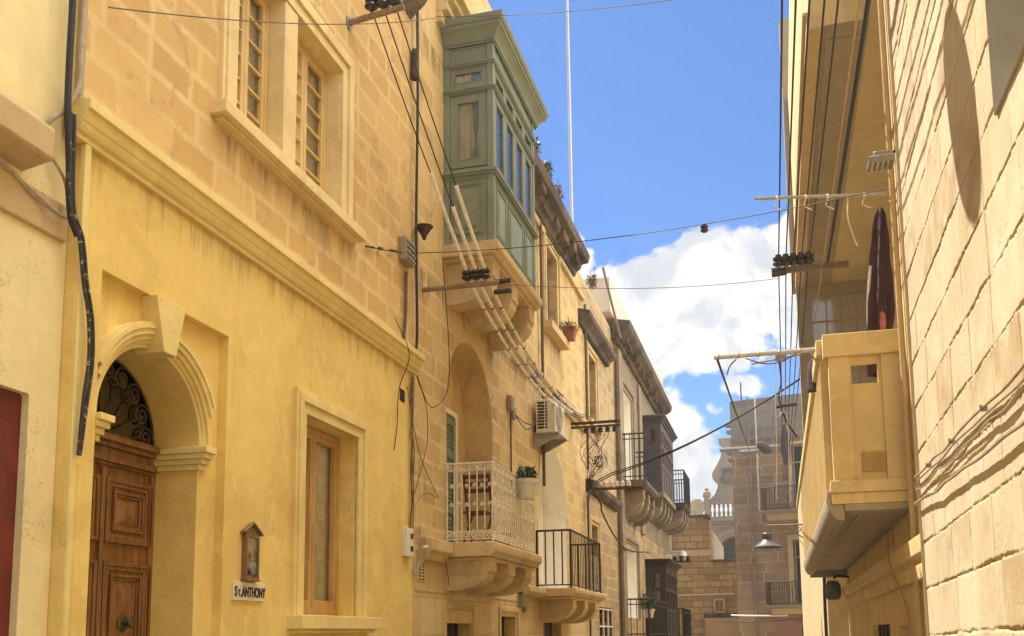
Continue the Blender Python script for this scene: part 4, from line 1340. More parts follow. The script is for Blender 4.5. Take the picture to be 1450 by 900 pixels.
MB().box(X3 - 0.22, X3 - 0.17, 21.95, 22.95, 6.44, 8.05).build('shutter', 'shutter', h3)
MB().box(X3 - 0.22, X3 - 0.17, 21.95, 22.85, 3.35, 4.05).build('small_window', 'jamb_grey', h3)
m = MB().use('rot_stone').prism([(X3 - 0.02, 4.75), (X3 + 0.08, 4.75), (X3 + 0.2, 4.85), (X3 + 0.22, 4.98), (X3 - 0.02, 5.02)], 'y', 21.5, 25.7)
m.build('string_course', parent=h3, bevel=0.02)
o = MB().box(X3 - 0.24, X3 - 0.2, 22.95, 25.0, 0.9, 2.2).build('ground_window', 'dark', h3)
m = MB().use('white_iron')
for z in np.linspace(0.92, 2.16, 4):
    m.box(X3 - 0.04, X3 - 0.02, 22.95, 25.0, z - 0.018, z + 0.018)
for y in np.linspace(22.97, 24.98, 4):
    m.box(X3 - 0.05, X3 - 0.015, y - 0.03, y + 0.03, 0.9, 2.2)
m.build('grille', parent=o)

m = MB().use('rust')
for z in (1.15, 1.45, 1.75, 1.98):
    m.box(X3 - 0.198, X3 - 0.1, 23.0, 24.95, z, z + 0.09)
m.build('slats', parent=o)

# ================================================================== grey weathered house at the end
h4 = thing('grey_stone_house', (-6, 33, 0), 'tall grey weathered stone house at the far left with a pale roof parapet', 'house')
D0, D1, X4 = 26.0, 39.5, -4.02
d5 = rect(26.9, 28.7, 5.7, 8.4)
dl = rect(26.6, 29.2, 2.0, 4.05)
m = MB().use('h4_stone')
m.sheet('x', X4, rect(D0, D1, 4.6, 10.0), [d5])
m.use('h3_stone').sheet('x', X4, rect(D0, D1, 0, 4.6), [dl])
m.use('white_plaster')
for h in (d5, dl):
    reveal(m, h, X4, -0.35)
m.use('h4_stone')
shell_left(m, X4, D0, D1, 10.0)
m.build('wall', parent=h4)
MB().box(-10, X4 - 0.02, D0, D1, 10.0, 10.1).build('roof', 'ledge', h4)
m = MB().use('h4_stone').box(X4 - 0.01, X4 + 0.10, D0 + 0.02, D0 + 0.6, 0, 9.3)
m.box(X4 - 0.01, X4 + 0.08, 30.2, 30.8, 4.6, 9.3)
build_each(m, 'pilaster', h4, 0.01)
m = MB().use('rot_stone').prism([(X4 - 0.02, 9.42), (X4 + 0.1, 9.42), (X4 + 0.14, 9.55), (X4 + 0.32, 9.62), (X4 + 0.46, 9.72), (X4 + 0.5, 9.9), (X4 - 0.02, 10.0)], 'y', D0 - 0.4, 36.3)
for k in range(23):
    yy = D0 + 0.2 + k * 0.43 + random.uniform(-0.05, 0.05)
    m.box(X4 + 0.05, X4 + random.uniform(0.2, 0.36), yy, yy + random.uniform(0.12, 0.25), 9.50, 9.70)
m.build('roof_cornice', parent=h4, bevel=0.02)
m = MB().use('parapet')
m.prism([(25.0, 10.0), (37.4, 10.1), (37.4, 11.4), (37.25, 11.65), (36.95, 11.7), (36.65, 11.5), (36.5, 11.15), (36.2, 11.0), (25.0, 10.95)], 'x', X4 - 0.75, X4 + 0.06)
m.build('parapet', parent=h4, bevel=0.02)
m = MB().use('white_plaster')
m.sheet('x', X4 - 0.33, d5).sheet('x', X4 - 0.33, dl)
build_each(m, 'blocked_opening', h4)
m = MB().use('h4_stone')
moulded_frame(m, X4, 26.9, 28.7, 5.7, 8.4, 0.3, 0.09)
m.build('door_trim', parent=h4, bevel=0.01)
m = MB().use('h4_stone')
moulded_frame(m, X4, 26.6, 29.2, 2.0, 4.05, 0.22, 0.07)
m.build('door_trim', parent=h4, bevel=0.01)

# its upper railed balcony
b4 = thing('balcony', (X4, 27.8, 4.6), 'dark iron railed balcony on blackened scrolled brackets under the grey roof parapet', 'balcony')
stone_base(b4, 26.3, 29.3, 5.68, 0.72, 0, (26.7, 27.8, 28.9), 0.3, 4.7, x=X4, slab_t=0.2, mats=('rot_stone', 'h4_stone'))


def bar_rail(parent, x0, x1, y0, y1, z0, z1, n, mat='black', mid=True, r_=0.016):
    m = MB().use(mat)
    for (p, q) in (((x0, y0), (x1, y0)), ((x1, y0), (x1, y1)), ((x1, y1), (x0, y1))):
        for z, rr in ((z1, r_ * 1.5), (z0 + 0.1, r_), (z1 - 0.14, r_)):
            m.tube([(*p, z), (*q, z)], rr, 5)
    for (x, y) in ((x0, y0), (x1, y0), (x1, y1), (x0, y1)):
        m.tube([(x, y, z0), (x, y, z1)], r_ * 1.4, 5)
    k = max(2, int(round(abs(x1 - x0) / (abs(y1 - y0) / n))))
    for i in range(1, k):
        x = x0 + (x1 - x0) * i / k
        for y in (y0, y1):
            m.tube([(x, y, z0), (x, y, z1)], r_ * 0.75, 5)
    for i in range(1, n):
        y = y0 + (y1 - y0) * i / n
        m.tube([(x1, y, z0), (x1, y, z1)], r_ * 0.75, 5)
    return m.build('railing', parent=parent)


bar_rail(b4, X4 + 0.02, X4 + 0.68, 26.35, 29.2, 5.68, 6.95, 20)


def box_balcony(name, label, x, y0, y1, z0, z1, out, mat, parts, corb=None, front=4, lights=True, glm='glass_warm'):
    t = thing(name, (x, (y0 + y1) / 2, z0), label, 'balcony')
    X1 = x + out
    m = MB().use(mat)
    zt = z1 - 0.25
    zs = z0 + (z1 - z0) * 0.40
    for (a, b) in ((y0, y0 + 0.1), (y1 - 0.1, y1)):
        m.box(X1 - 0.1, X1, a, b, z0, z1)
    for (p, q) in ((z0, z0 + 0.1), (zs - 0.06, zs + 0.06), (zt - 0.55, zt - 0.45), (zt, z1)):
        m.box(x, X1 - 0.1, y0 + 0.01, y0 + 0.08, p, q)
        m.box(X1 - 0.08, X1 - 0.01, y0 + 0.1, y1 - 0.1, p, q)
    m.box(x, x + 0.1, y0, y0 + 0.08, z0, z1)
    m.box(x, X1 - 0.1, y0 + 0.025, y0 + 0.05, z0 + 0.1, zs - 0.06)
    m.box(X1 - 0.06, X1 - 0.03, y0 + 0.1, y1 - 0.1, z0 + 0.1, zs - 0.06)
    m.box(x, X1 - 0.1, y1 - 0.06, y1 - 0.01, z0, z1)
    # board left and right of the side light
    m.box(x + 0.1, x + 0.2, y0 + 0.02, y0 + 0.06, zs + 0.06, zt)
    m.box(X1 - 0.2, X1 - 0.1, y0 + 0.02, y0 + 0.06, zs + 0.06, zt)
    for k in range(1, front):
        y = y0 + 0.1 + (y1 - y0 - 0.2) * k / front
        m.box(X1 - 0.08, X1 - 0.005, y - 0.05, y + 0.05, z0 + 0.1, zt)
    m.build('frame', parent=t, bevel=0.006)
    m = MB().use(mat)
    for (a, b, o) in ((z1, z1 + 0.07, 0.05), (z1 + 0.07, z1 + 0.14, 0.11), (z1 + 0.14, z1 + 0.2, 0.17)):
        m.box(x + 0.001, X1 + o, y0 - o, y1 + o, a, b - 0.001)
    m.build('cornice', parent=t, bevel=0.01)
    p = MB().use(glm)
    p.box(x + 0.2, X1 - 0.2, y0 + 0.035, y0 + 0.042, zs + 0.06, zt)
    p.build('side_window', parent=t)
    p = MB().use('glass')
    for k in range(front):
        a = y0 + 0.1 + (y1 - y0 - 0.2) * k / front + 0.05
        b = y0 + 0.1 + (y1 - y0 - 0.2) * (k + 1) / front - 0.05
        p.add([(X1 - 0.05, a, zs + 0.06), (X1 - 0.05, b, zs + 0.06), (X1 - 0.05, b, zt), (X1 - 0.05, a, zt)], [(0, 1, 2, 3)])
    p.build('front_window', parent=t)
    c = MB().use('curtain').box(x + 0.15, X1 - 0.2, y0 + 0.07, y0 + 0.08, zs, zt - 0.5)
    nq = 60
    cv = []
    for i in range(nq + 1):
        yq = y0 + 0.12 + (y1 - y0 - 0.24) * i / nq
        xq = X1 - 0.085 + 0.012 * math.sin(i * 1.9)
        cv += [(xq, yq, zs), (xq, yq, zt)]
    c.add(cv, [(2 * i, 2 * i + 2, 2 * i + 3, 2 * i + 1) for i in range(nq)])
    c.build('curtain', parent=t)
    if corb:
        for cy in corb:
            m = MB().use('h4_stone').prism(corbel_poly(x - 0.02, X1 - 0.06, z0 - 0.85, z0 - 0.16), 'y', cy - 0.15, cy + 0.15)
            m.build('corbel', parent=t, bevel=0.01)
        MB().use('h4_stone').box(x - 0.01, X1 + 0.04, y0 - 0.06, y1 + 0.06, z0 - 0.155, z0 - 0.002).build('slab', parent=t, bevel=0.01)
    return t


box_balcony('enclosed_balcony', 'grey brown enclosed timber balcony high on the grey house, beside the railed balcony', X4, 31.5, 35.2, 6.05, 8.35, 0.58, 'grey_timber', 0, corb=(31.9, 32.9, 33.9, 34.8), front=5)
box_balcony('enclosed_balcony', 'dark brown enclosed timber balcony low at the far end of the left row', X4, 31.2, 34.6, 1.35, 3.68, 0.64, 'dark_timber', 0, corb=(31.6, 32.9, 34.2), front=4)
b5 = thing('balcony', (X4, 37.2, 5.4), 'small black railed balcony past the grey brown enclosed balcony', 'balcony')
stone_base(b5, 35.9, 38.4, 6.25, 0.9, 0, (36.3, 37.2, 38.1), 0.3, 5.3, x=X4, slab_t=0.18, mats=('rot_stone', 'h4_stone'))
bar_rail(b5, X4 + 0.02, X4 + 0.86, 36.0, 38.3, 6.25, 7.45, 24)
b6 = thing('balcony', (X4, 28.6, 0.9), 'low black railed balcony with hanging greenery left of the dark brown enclosed balcony', 'balcony')
stone_base(b6, 26.4, 31.0, 1.45, 0.7, 0, (26.9, 28.7, 30.5), 0.3, 0.7, x=X4)
bar_rail(b6, X4 + 0.02, X4 + 0.66, 26.5, 30.9, 1.45, 2.48, 30)
potted('potted_plant', (-3.40, 26.9, 1.98), 0.14, 0.1, 0.24, 'white', 'small white pot with bushy trailing plant on the low black railing', spread=(0.25, 0.5, 0.28), n=260, size=0.09)
b7 = thing('balcony', (X4, 36.9, 0.9), 'low black railed balcony beyond the dark brown enclosed balcony', 'balcony')
stone_base(b7, 35.3, 38.6, 1.35, 0.75, 0, (35.8, 37, 38.2), 0.3, 0.6, x=X4)
bar_rail(b7, X4 + 0.02, X4 + 0.72, 35.4, 38.5, 1.35, 2.42, 24)
wl = thing('wall_lamp', (X4, 31.0, 4.2), 'round globe wall lamp above the dark brown enclosed balcony', 'lamp')
MB().use('steel').tube([(X4 - 0.02, 36.5, 4.45), (X4 + 0.5, 36.5, 4.5), (X4 + 0.62, 36.5, 4.42)], 0.025, 6).build('bracket', parent=wl)
MB().use('bulb').lathe([(0, -0.2), (0.13, -0.15), (0.19, 0), (0.13, 0.15), (0, 0.2)], (X4 + 0.68, 36.5, 4.35), 'z', 16).build('globe', parent=wl)

# ================================================================== old masonry wall and church closing the view
ow = thing('masonry_wall', (-5, 46, 0), 'stepped rough masonry wall closing the view beyond the left row of houses', 'wall')
m = MB().use('old_wall')
top = [(-12, 0), (-1.2, 0), (-1.2, 4.72), (-2.95, 4.78), (-2.95, 6.70), (-3.3, 6.86), (-3.9, 6.82), (-4.6, 6.98), (-12, 7.1)]
m.prism(top, 'y', 46.0, 47.2)
m.build('face', parent=ow)
m = MB().use('rot_stone')
for (a, b, z) in ((-6.0, -3.9, 7.0), (-3.9, -2.93, 6.84)):
    m.box(a, b - 0.002, 45.92, 47.25, z - 0.02, z + 0.12)
m.box(-2.93, -1.2, 45.9, 47.25, 4.74, 4.86)
m.box(-3.3, -1.2, 45.7, 45.998, 2.22, 2.36)
m.build('coping', parent=ow, bevel=0.02)
MB().use('pale_plaster').box(-6, -2.94, 45.93, 45.999, 5.05, 5.32).build('course', parent=ow)
m = MB().use('ledge').box(-3.28, -1.2, 45.72, 45.998, 0, 2.21)
m.build('lower_face', parent=ow)
tag(MB().use('white').tube([(-5, 45.85, 3.25), (-1.3, 45.85, 3.3)], 0.03, 6).build('pipe'), 'thin white pipe fixed across the rough masonry wall', 'pipe')
sn = thing('shrine_panel', (-2.6, 45.9, 2.45), 'small pale framed niche panel on the rough masonry wall above its lower ledge', 'niche')
m = MB().use('pale_plaster')
m.box(-2.86, -2.80, 45.9, 46.0, 2.42, 3.08).box(-2.44, -2.38, 45.9, 46.0, 2.42, 3.08).box(-2.80, -2.44, 45.9, 46.0, 3.0, 3.08).box(-2.80, -2.44, 45.9, 46.0, 2.42, 2.5)
m.build('frame', parent=sn)
m = MB().use('church_pale').prism([(-2.72, 2.5), (-2.52, 2.5), (-2.55, 2.75), (-2.58, 2.9), (-2.66, 2.9), (-2.69, 2.75)], 'y', 45.94, 46.0)
m.build('figure', parent=sn)

cc = thing('church', (-3, 75, 0), 'pink stone church with balustrade and scrolled gable showing over the masonry wall', 'church')
CY = 75.0
m = MB().use('church')
ca_ = arch(-3.0, 1.25, 5.5, 7.4, 24)
m.sheet('y', CY, rect(-5.3, 4, 0, 9.9), [ca_])
reveal_pts = ca_
n = len(ca_)
m.add([(q[0], CY, q[1]) for q in ca_] + [(q[0], CY + 1.2, q[1]) for q in ca_], [(i, (i + 1) % n, n + (i + 1) % n, n + i) for i in range(n)])
m.box(-5.3, 4, CY + 1.2, CY + 5, 0, 4).box(-5.3, -4.9, CY + 0.01, CY + 5, 0, 9.89)
m.build('wall', parent=cc)
m = MB().use('church_pale')
for (r0, r1, o) in ((1.25, 1.5, 0.1), (1.5, 1.75, 0.22), (1.75, 1.9, 0.14)):
    v = []
    for i in range(25):
        a = math.pi * i / 24
        v += [(-3.0 + r0 * math.cos(a), CY - o, 7.4 + r0 * math.sin(a)), (-3.0 + r1 * math.cos(a), CY - o, 7.4 + r1 * math.sin(a)), (-3.0 + r1 * math.cos(a), CY + 0.01, 7.4 + r1 * math.sin(a)), (-3.0 + r0 * math.cos(a), CY + 0.01, 7.4 + r0 * math.sin(a))]
    f = [(i * 4 + j, i * 4 + (j + 1) % 4, i * 4 + 4 + (j + 1) % 4, i * 4 + 4 + j) for i in range(24) for j in range(4)]
    m.add(v, f)
m.box(-4.9, -4.2, CY - 0.15, CY + 0.01, 7.2, 7.42)
for (z0, z1, o) in ((9.3, 9.5, 0.12), (9.55, 9.75, 0.25), (9.75, 9.95, 0.45)):
    m.box(-5.3 - o, 4, CY - o, CY + 0.3, z0, z1 - 0.002)
m.build('moulding', parent=cc, bevel=0.02)
m = MB().use('church_pale')
m.box(-6.2, 4, CY - 0.35, CY + 0.1, 9.952, 10.1).box(-6.2, 4, CY - 0.35, CY + 0.1, 11.05, 11.25)
for k in range(30):
    x = -6.0 + k * 0.33
    m.lathe([(0.05, 0), (0.11, 0.12), (0.12, 0.3), (0.06, 0.5), (0.06, 0.62), (0.11, 0.78), (0.06, 0.95)], (x, CY - 0.12, 10.1), 'z', 8)
m.box(-5.1, -4.7, CY - 0.4, CY + 0.12, 10.1, 11.3)
m.lathe([(0.0, 0), (0.28, 0.05), (0.2, 0.2), (0.33, 0.4), (0.3, 0.65), (0.12, 0.8), (0.16, 0.95), (0, 1.05)], (-4.9, CY - 0.14, 11.3), 'z', 12)
m.build('balustrade', parent=cc)
m = MB().use('church_pale')
sc = [(-5.0, 11.3), (-4.75, 11.55), (-4.35, 11.9), (-4.1, 12.5), (-4.1, 12.8), (-4.35, 13.0), (-4.5, 13.2), (-4.48, 13.6), (-4.2, 14.0), (-3.85, 14.7), (-3.7, 15.4), (-3.7, 15.8), (-3.95, 15.9), (-3.95, 16.2), (2, 16.2), (2, 11.3)]
m.prism(sc, 'y', CY + 0.6, CY + 2.2)
m.build('gable', parent=cc, bevel=0.03)
m = MB().use('rot_stone')
m.lathe([(0, -0.75), (0.65, -0.7), (0.72, -0.3), (0.5, 0.1), (0.66, 0.4), (0.0, 0.45)], (-3.35, CY + 1.0, 13.4), 'z', 20)
m.build('urn', parent=cc)
MB().use('dark').box(-4.85, 3.9, CY + 4.0, CY + 4.1, 4.01, 9.8).build('backing', parent=cc)  # near-black sheet stands in for the shade inside the arch
ds = thing('satellite_dish', (-4.0, 50, 7.0), 'pale satellite dish on the roof above the rough masonry wall', 'satellite dish')
m = MB().use('dish')
prof_d = [(0.0, 0.0), (0.2, -0.02), (0.42, -0.09), (0.58, -0.2), (0.585, -0.19), (0.42, -0.07), (0.2, 0.0), (0.0, 0.02)]
m.lathe(prof_d, (0, 0, 0), 'y', 24)
rot = Matrix.Rotation(R(48), 4, 'Z') @ Matrix.Rotation(R(20), 4, 'X')
m.v = [tuple(rot @ Vector(p) + Vector((-3.98, 50, 7.72))) for p in m.v]
m.build('reflector', parent=ds)
MB().use('steel').tube([(-3.9, 50.1, 6.9), (-3.9, 50.1, 7.7)], 0.03, 6).tube([(-3.3, 50.1, 6.9), (-3.3, 50.1, 8.6)], 0.025, 6).build('mast', parent=ds)
tag(MB().use('h4_stone').box(-12, -3.05, 47.3, 60, 0, 6.6).build('building', loc=(-6, 53, 0)), 'plain low building behind the rough masonry wall', 'building')

# ================================================================== brown blockwork house facing down the street
fb = thing('brown_block_house', (-1.66, 42, 0), 'brown blockwork house with two balconies facing down the street', 'house')
FY, PIV, ANG = 42.0, (-1.66, 42.0), R(-13)


def fbuild(m, name, mat=None, parent=None, bevel=0.0):
    m.turn(PIV, ANG)
    return m.build(name, mat, parent or fb, bevel)


wn1 = rect(0.80, 2.0, 6.50, 9.15)
wn2 = rect(0.70, 2.0, 2.65, 5.25)
shp = rect(0.9, 2.6, 0.1, 1.75)
m = MB().use('far_stone')
m.sheet('y', FY, [(-1.66, 0), (-0.1, 0), (-0.1, 2.36), (5, 2.36), (5, 9.55), (-1.66, 9.55)], [wn1, wn2])
for h in (wn1, wn2):
    n = len(h)
    m.add([(q[0], FY, q[1]) for q in h] + [(q[0], FY + 0.25, q[1]) for q in h], [(i, (i + 1) % n, n + (i + 1) % n, n + i) for i in range(n)])
m.use('far_grey').sheet('y', FY, rect(-1.66, 5, 9.55, 11.25))
m.use('far_stone')
m.add([(-1.66, FY, 0), (-1.66, FY + 9, 0), (-1.66, FY + 9, 11.25), (-1.66, FY, 11.25)], [(0, 1, 2, 3)])
m.add([(5, FY, 0), (5, FY + 9, 0), (5, FY + 9, 11.25), (5, FY, 11.25)], [(0, 1, 2, 3)])
m.add([(-1.66, FY + 9, 0), (5, FY + 9, 0), (5, FY + 9, 11.25), (-1.66, FY + 9, 11.25)], [(0, 1, 2, 3)])
m.use('mauve').sheet('y', FY, rect(-0.1, 5, 0, 2.36), [shp])
fbuild(m, 'wall')
fbuild(MB().box(-1.66, 5, FY + 0.02, FY + 9, 11.1, 11.2), 'roof', 'ledge')
m = MB().use('far_grey').box(-1.70, 5, FY - 0.05, FY - 0.002, 9.5, 9.6)
for k, (z, wdt) in enumerate(((9.9, 0.2), (10.2, 0.25), (9.0, 0.22), (8.7, 0.15), (6.0, 0.15), (3.1, 0.12), (2.6, 0.1))):
    m.box(-1.66 - wdt, -1.665, FY + 0.0, FY + 0.4, z, z + 0.12)
m.turn(PIV, ANG)
build_each(m, 'ledge', fb)
for (h, nm, t_) in ((wn1, 'upper_window', 0.12), (wn2, 'lower_window', 0.2)):
    m = MB().use('pale_plaster')
    x0, x1, z0, z1 = h[0][0], h[1][0], h[0][1], h[2][1]
    m.box(x0 - t_, x0 - 0.002, FY - 0.05, FY + 0.02, z0, z1 + t_).box(x0, x1, FY - 0.05, FY + 0.02, z1 + 0.002, z1 + t_)
    o = fbuild(m, nm)
    m = MB().use('dark').box(x0, x1, FY + 0.22, FY + 0.25, z0, z1)
    m.use('steel')
    for xx in (x0 + 0.03, (x0 + x1) / 2 - 0.1):
        m.box(xx, xx + 0.05, FY + 0.16, FY + 0.2, z0, z1)
    for zz in (z1 - 0.06, z0 + (z1 - z0) * 0.72, z0 + 0.02):
        m.box(x0, x1, FY + 0.16, FY + 0.2, zz, zz + 0.06)
    fbuild(m, 'sash', parent=o)
o = fbuild(MB().use('red').box(0.9, 2.6, FY + 0.1, FY + 0.15, 0.1, 1.75), 'shop_door')
fbuild(MB().use('mauve').box(0.7, 2.8, FY - 0.1, FY - 0.002, 1.76, 1.98), 'shop_lintel')
fbuild(MB().use('far_grey').box(-0.95, -0.85, FY - 0.06, FY - 0.002, 0, 11.2), 'drain_pipe')
for (x0, x1, zb, lab) in ((-0.28, 3.2, 6.42, 'upper iron railed balcony of the brown blockwork house, under the dark cloth'), (-0.25, 3.2, 2.62, 'lower iron railed balcony of the brown blockwork house, above the mauve shopfront')):
    t = thing('balcony', (-0.1, 41.5, zb - 0.3), lab, 'balcony')
    m = MB().use('church_pale').box(x0 - 0.05, x1, FY - 0.85, FY - 0.002, zb - 0.14, zb)
    m.use('pale_plaster').box(x0 + 0.15, x1, FY - 0.75, FY - 0.003, zb - 0.36, zb - 0.141)
    m.turn(PIV, ANG).build('slab', parent=t, bevel=0.01)
    m = MB().use('rust')
    y0 = FY - 0.8
    m.tube([(x0, FY, zb + 0.92), (x0, y0, zb + 0.92), (x1, y0, zb + 0.92)], 0.028, 5)
    m.tube([(x0, FY, zb + 0.06), (x0, y0, zb + 0.06), (x1, y0, zb + 0.06)], 0.018, 5)
    for k in range(34):
        x = x0 + (x1 - x0) * k / 34
        m.tube([(x, y0, zb), (x, y0, zb + 0.92)], 0.022 if k % 5 == 0 else 0.012, 5)
        if k % 5 in (1, 3):
            m.tube(spiral((x + 0.05, y0, zb + 0.62), 0.07, 1.3, (1, 0, 0), (0, 0, 1), n=10), 0.01, 4)
            m.tube(spiral((x + 0.05, y0, zb + 0.2), 0.05, 1.3, (1, 0, 0), (0, 0, 1), n=10), 0.01, 4)
    for k in range(1, 7):
        m.tube([(x0, y0 + 0.8 * k / 7, zb), (x0, y0 + 0.8 * k / 7, zb + 0.92)], 0.012, 5)
    m.turn(PIV, ANG).build('railing', parent=t)
for (xa, xb, z, yb, lab) in ((-2.1, 0.5, 9.05, 41.2, 'upper grey clothes pole fixed across the brown blockwork house'), (-1.3, -0.05, 8.86, 40.9, 'lower grey clothes pole fixed across the brown blockwork house')):
    tag(MB().use('grey_metal').tube([(xa, yb, z), (xb, yb - 0.1, z)], 0.085, 8).turn(PIV, 0).build('clothes_pole'), lab, 'pole')
dc = thing('hanging_cloth', (0.2, 41, 7.4), 'dark plum cloth bundle hanging beside the upper window of the brown house', 'cloth')
m = MB().use('dark_cloth')
vs = []
nn = 24
for (z, wd) in ((9.85, 0.03), (9.65, 0.07), (9.4, 0.12), (9.1, 0.15), (8.8, 0.17), (8.5, 0.12), (8.2, 0.06)):
    for i in range(nn):
        a = 2 * math.pi * i / nn
        rr = wd * (1 + 0.25 * math.sin(5 * a + z))
        vs.append((0.5 + rr * math.cos(a), 40.7 + rr * 0.5 * math.sin(a), z))
m.add(vs, [(r_ * nn + i, r_ * nn + (i + 1) % nn, (r_ + 1) * nn + (i + 1) % nn, (r_ + 1) * nn + i) for r_ in range(6) for i in range(nn)])
m.build('drape', parent=dc)
m = MB().use('purple').lathe([(0, -0.25), (0.16, -0.2), (0.27, -0.06), (0.24, 0.08), (0.12, 0.2), (0, 0.25)], (0, 0, 0), 'z', 9)
m.v = [(p[0] * 1.15 - 0.32, p[1] * 0.7 + 40.7, p[2] * 1.0 + 8.98 - (p[0]) * 0.5) for p in m.v]
m.build('bundle', parent=dc)

# ================================================================== right-hand side: rough stone house near the camera
rh = thing('rough_stone_house', (4, 1, 0), 'sunlit house wall of large rough hewn pale stone blocks at the right edge', 'house')
XR = 1.0
m_, t_, b_, o_ = mat_base('rough pale limestone')
g_ = t_.new('ShaderNodeNewGeometry')
pos = g_.outputs['Position']
big = t_.noise(pos, 1.1, 6, 0.62)
mid = t_.noise(pos, 7.0, 6, 0.7, 0.5)
fine = t_.noise(pos, 70.0, 4, 0.65)
stv = t_.new('ShaderNodeVectorMath', {0: pos, 1: (1, 26, 1.6)}, operation='MULTIPLY').outputs[0]
stk = t_.noise(stv, 1.0, 5, 0.6)
c = t_.mix(t_.ramp(big, 0.3, 0.7), (0.47, 0.375, 0.225), (0.55, 0.46, 0.305))
c = t_.mix(t_.math('MULTIPLY', t_.ramp(mid, 0.45, 0.75), 0.5), c, (0.50, 0.36, 0.19))
c = t_.mix(t_.math('MULTIPLY', t_.ramp(stk, 0.5, 0.8), 0.2), c, (0.40, 0.29, 0.16))
ta = t_.new('ShaderNodeAttribute', attribute_name='tone')
c = t_.mix(t_.ramp(ta.outputs['Fac'], 0.55, 0.95), c, (0.40, 0.285, 0.15))
c = t_.mix(t_.math('MULTIPLY', t_.ramp(ta.outputs['Fac'], 0.4, 0.1), 0.6), c, (0.60, 0.52, 0.36))
spt = t_.noise(pos, 24.0, 6, 0.7)
c = t_.mix(t_.math('MULTIPLY', t_.ramp(spt, 0.64, 0.7), 0.5), c, (0.26, 0.17, 0.08))
t_.set(b_.inputs['Base Color'], c)
b_.inputs['Roughness'].default_value = 0.95
h = t_.math('ADD', t_.math('MULTIPLY', fine, 0.35), t_.math('MULTIPLY', stk, 0.9))
t_.l.new(t_.new('ShaderNodeBump', {'Strength': 0.3, 'Distance': 0.005, 'Height': h}).outputs[0], b_.inputs['Normal'])
M['rough'] = m_


def vnoise(y, z, sy, sz, seed):
    """smooth value noise on arrays"""
    r_ = np.random.default_rng(seed)
    tab = r_.random((128, 128))
    a, b = y * sy, z * sz
    ia, ib = np.floor(a).astype(int), np.floor(b).astype(int)
    fa, fb_ = a - ia, b - ib
    fa, fb_ = fa * fa * (3 - 2 * fa), fb_ * fb_ * (3 - 2 * fb_)
    g = lambda i, j: tab[i % 128, j % 128]
    return (g(ia, ib) * (1 - fa) + g(ia + 1, ib) * fa) * (1 - fb_) + (g(ia, ib + 1) * (1 - fa) + g(ia + 1, ib + 1) * fa) * fb_


RY0, RY1, RZ0, RZ1, ST = 3.7, 7.45, 1.3, 6.6, 0.0068
ny, nz = int((RY1 - RY0) / ST) + 1, int((RZ1 - RZ0) / ST) + 1
ys, zs = np.linspace(RY0, RY1, ny), np.linspace(RZ0, RZ1, nz)
YY, ZZ = np.meshgrid(ys, zs, indexing='ij')
CH = 0.322
zj = ZZ - 1.59 + 0.016 * (vnoise(YY, ZZ, 4, 3, 1) - 0.5) + 0.009 * (vnoise(YY, ZZ, 24, 14, 2) - 0.5) + 0.006 * (vnoise(YY, ZZ, 70, 30, 22) - 0.5) + 0.015 * (YY - 5.5)
kc = np.floor(zj / CH)
tz = zj / CH - kc                                   # 0 bottom .. 1 top of the course
dsp = np.zeros_like(YY)
rk = np.random.default_rng(5)
hashv = rk.random((64, 64))
ki = kc.astype(int) % 64
offs = hashv[ki, 0]
lens = 0.42 + 0.25 * hashv[ki, 1]
yj = (YY + 0.006 * (vnoise(YY, ZZ, 8, 18, 3) - 0.5)) / lens + offs * 3.7
kb = np.floor(yj)
ty = yj - kb
bi = kb.astype(int) % 64
blk = hashv[ki, (bi * 7 + 3) % 64]
blk2 = hashv[(ki * 3 + 1) % 64, (bi * 5 + 11) % 64]
dsp += 0.005 * (blk - 0.5) + 0.004 * (blk2 - 0.5) * (ty - 0.5) * 2
dsp += 0.001 * (0.5 - tz)                          # lower edge of each stone a little prouder
dsp += 0.003 * (vnoise(YY, ZZ, 3, 3, 4) - 0.5) + 0.0022 * (vnoise(YY, ZZ, 18, 9, 6) - 0.5) + 0.0014 * (vnoise(YY, ZZ, 45, 7, 7) - 0.5) + 0.0016 * (vnoise(YY, ZZ, 70, 55, 8) - 0.5)
jw = 0.003 + 0.016 * np.clip(vnoise(YY, ZZ, 5, 2, 9) - 0.3, 0, 1) + 0.008 * (vnoise(YY, ZZ, 40, 20, 12) - 0.5)
dj = np.minimum(tz, 1 - tz) * CH
jn = np.clip(1 - dj / np.maximum(jw, 0.003), 0, 1)
dsp -= 0.016 * jn ** 0.5 * (0.25 + 0.9 * vnoise(YY, ZZ, 4, 3, 10))
dv = np.minimum(ty, 1 - ty) * lens
jv = np.clip(1 - dv / (0.004 + 0.006 * vnoise(YY, ZZ, 3, 9, 11)), 0, 1)
dsp -= 0.014 * jv * (0.3 + vnoise(YY, ZZ, 3, 4, 13))
pit = vnoise(YY, ZZ, 55, 40, 14)
dsp -= 0.006 * np.clip(pit - 0.9, 0, 1) * 8
XX = XR - dsp
verts = np.stack([XX, YY, ZZ], -1).reshape(-1, 3)
idx = np.arange(ny * nz).reshape(ny, nz)
fq = np.stack([idx[:-1, :-1], idx[:-1, 1:], idx[1:, 1:], idx[1:, :-1]], -1).reshape(-1, 4)
yc_, zc_ = (YY[:-1, :-1] + ST / 2).reshape(-1), (ZZ[:-1, :-1] + ST / 2).reshape(-1)
WY1, WZ0, WZ1 = 4.43, 3.80, 5.6
keep = ~((yc_ < WY1) & (zc_ > WZ0) & (zc_ < WZ1))
fq = fq[keep]
o0 = np.array(rh['_o'])
me = bpy.data.meshes.new('wall')
me.vertices.add(len(verts))
me.vertices.foreach_set('co', (verts - o0).astype(np.float32).ravel())
me.loops.add(len(fq) * 4)
me.loops.foreach_set('vertex_index', fq.astype(np.int32).ravel())
me.polygons.add(len(fq))
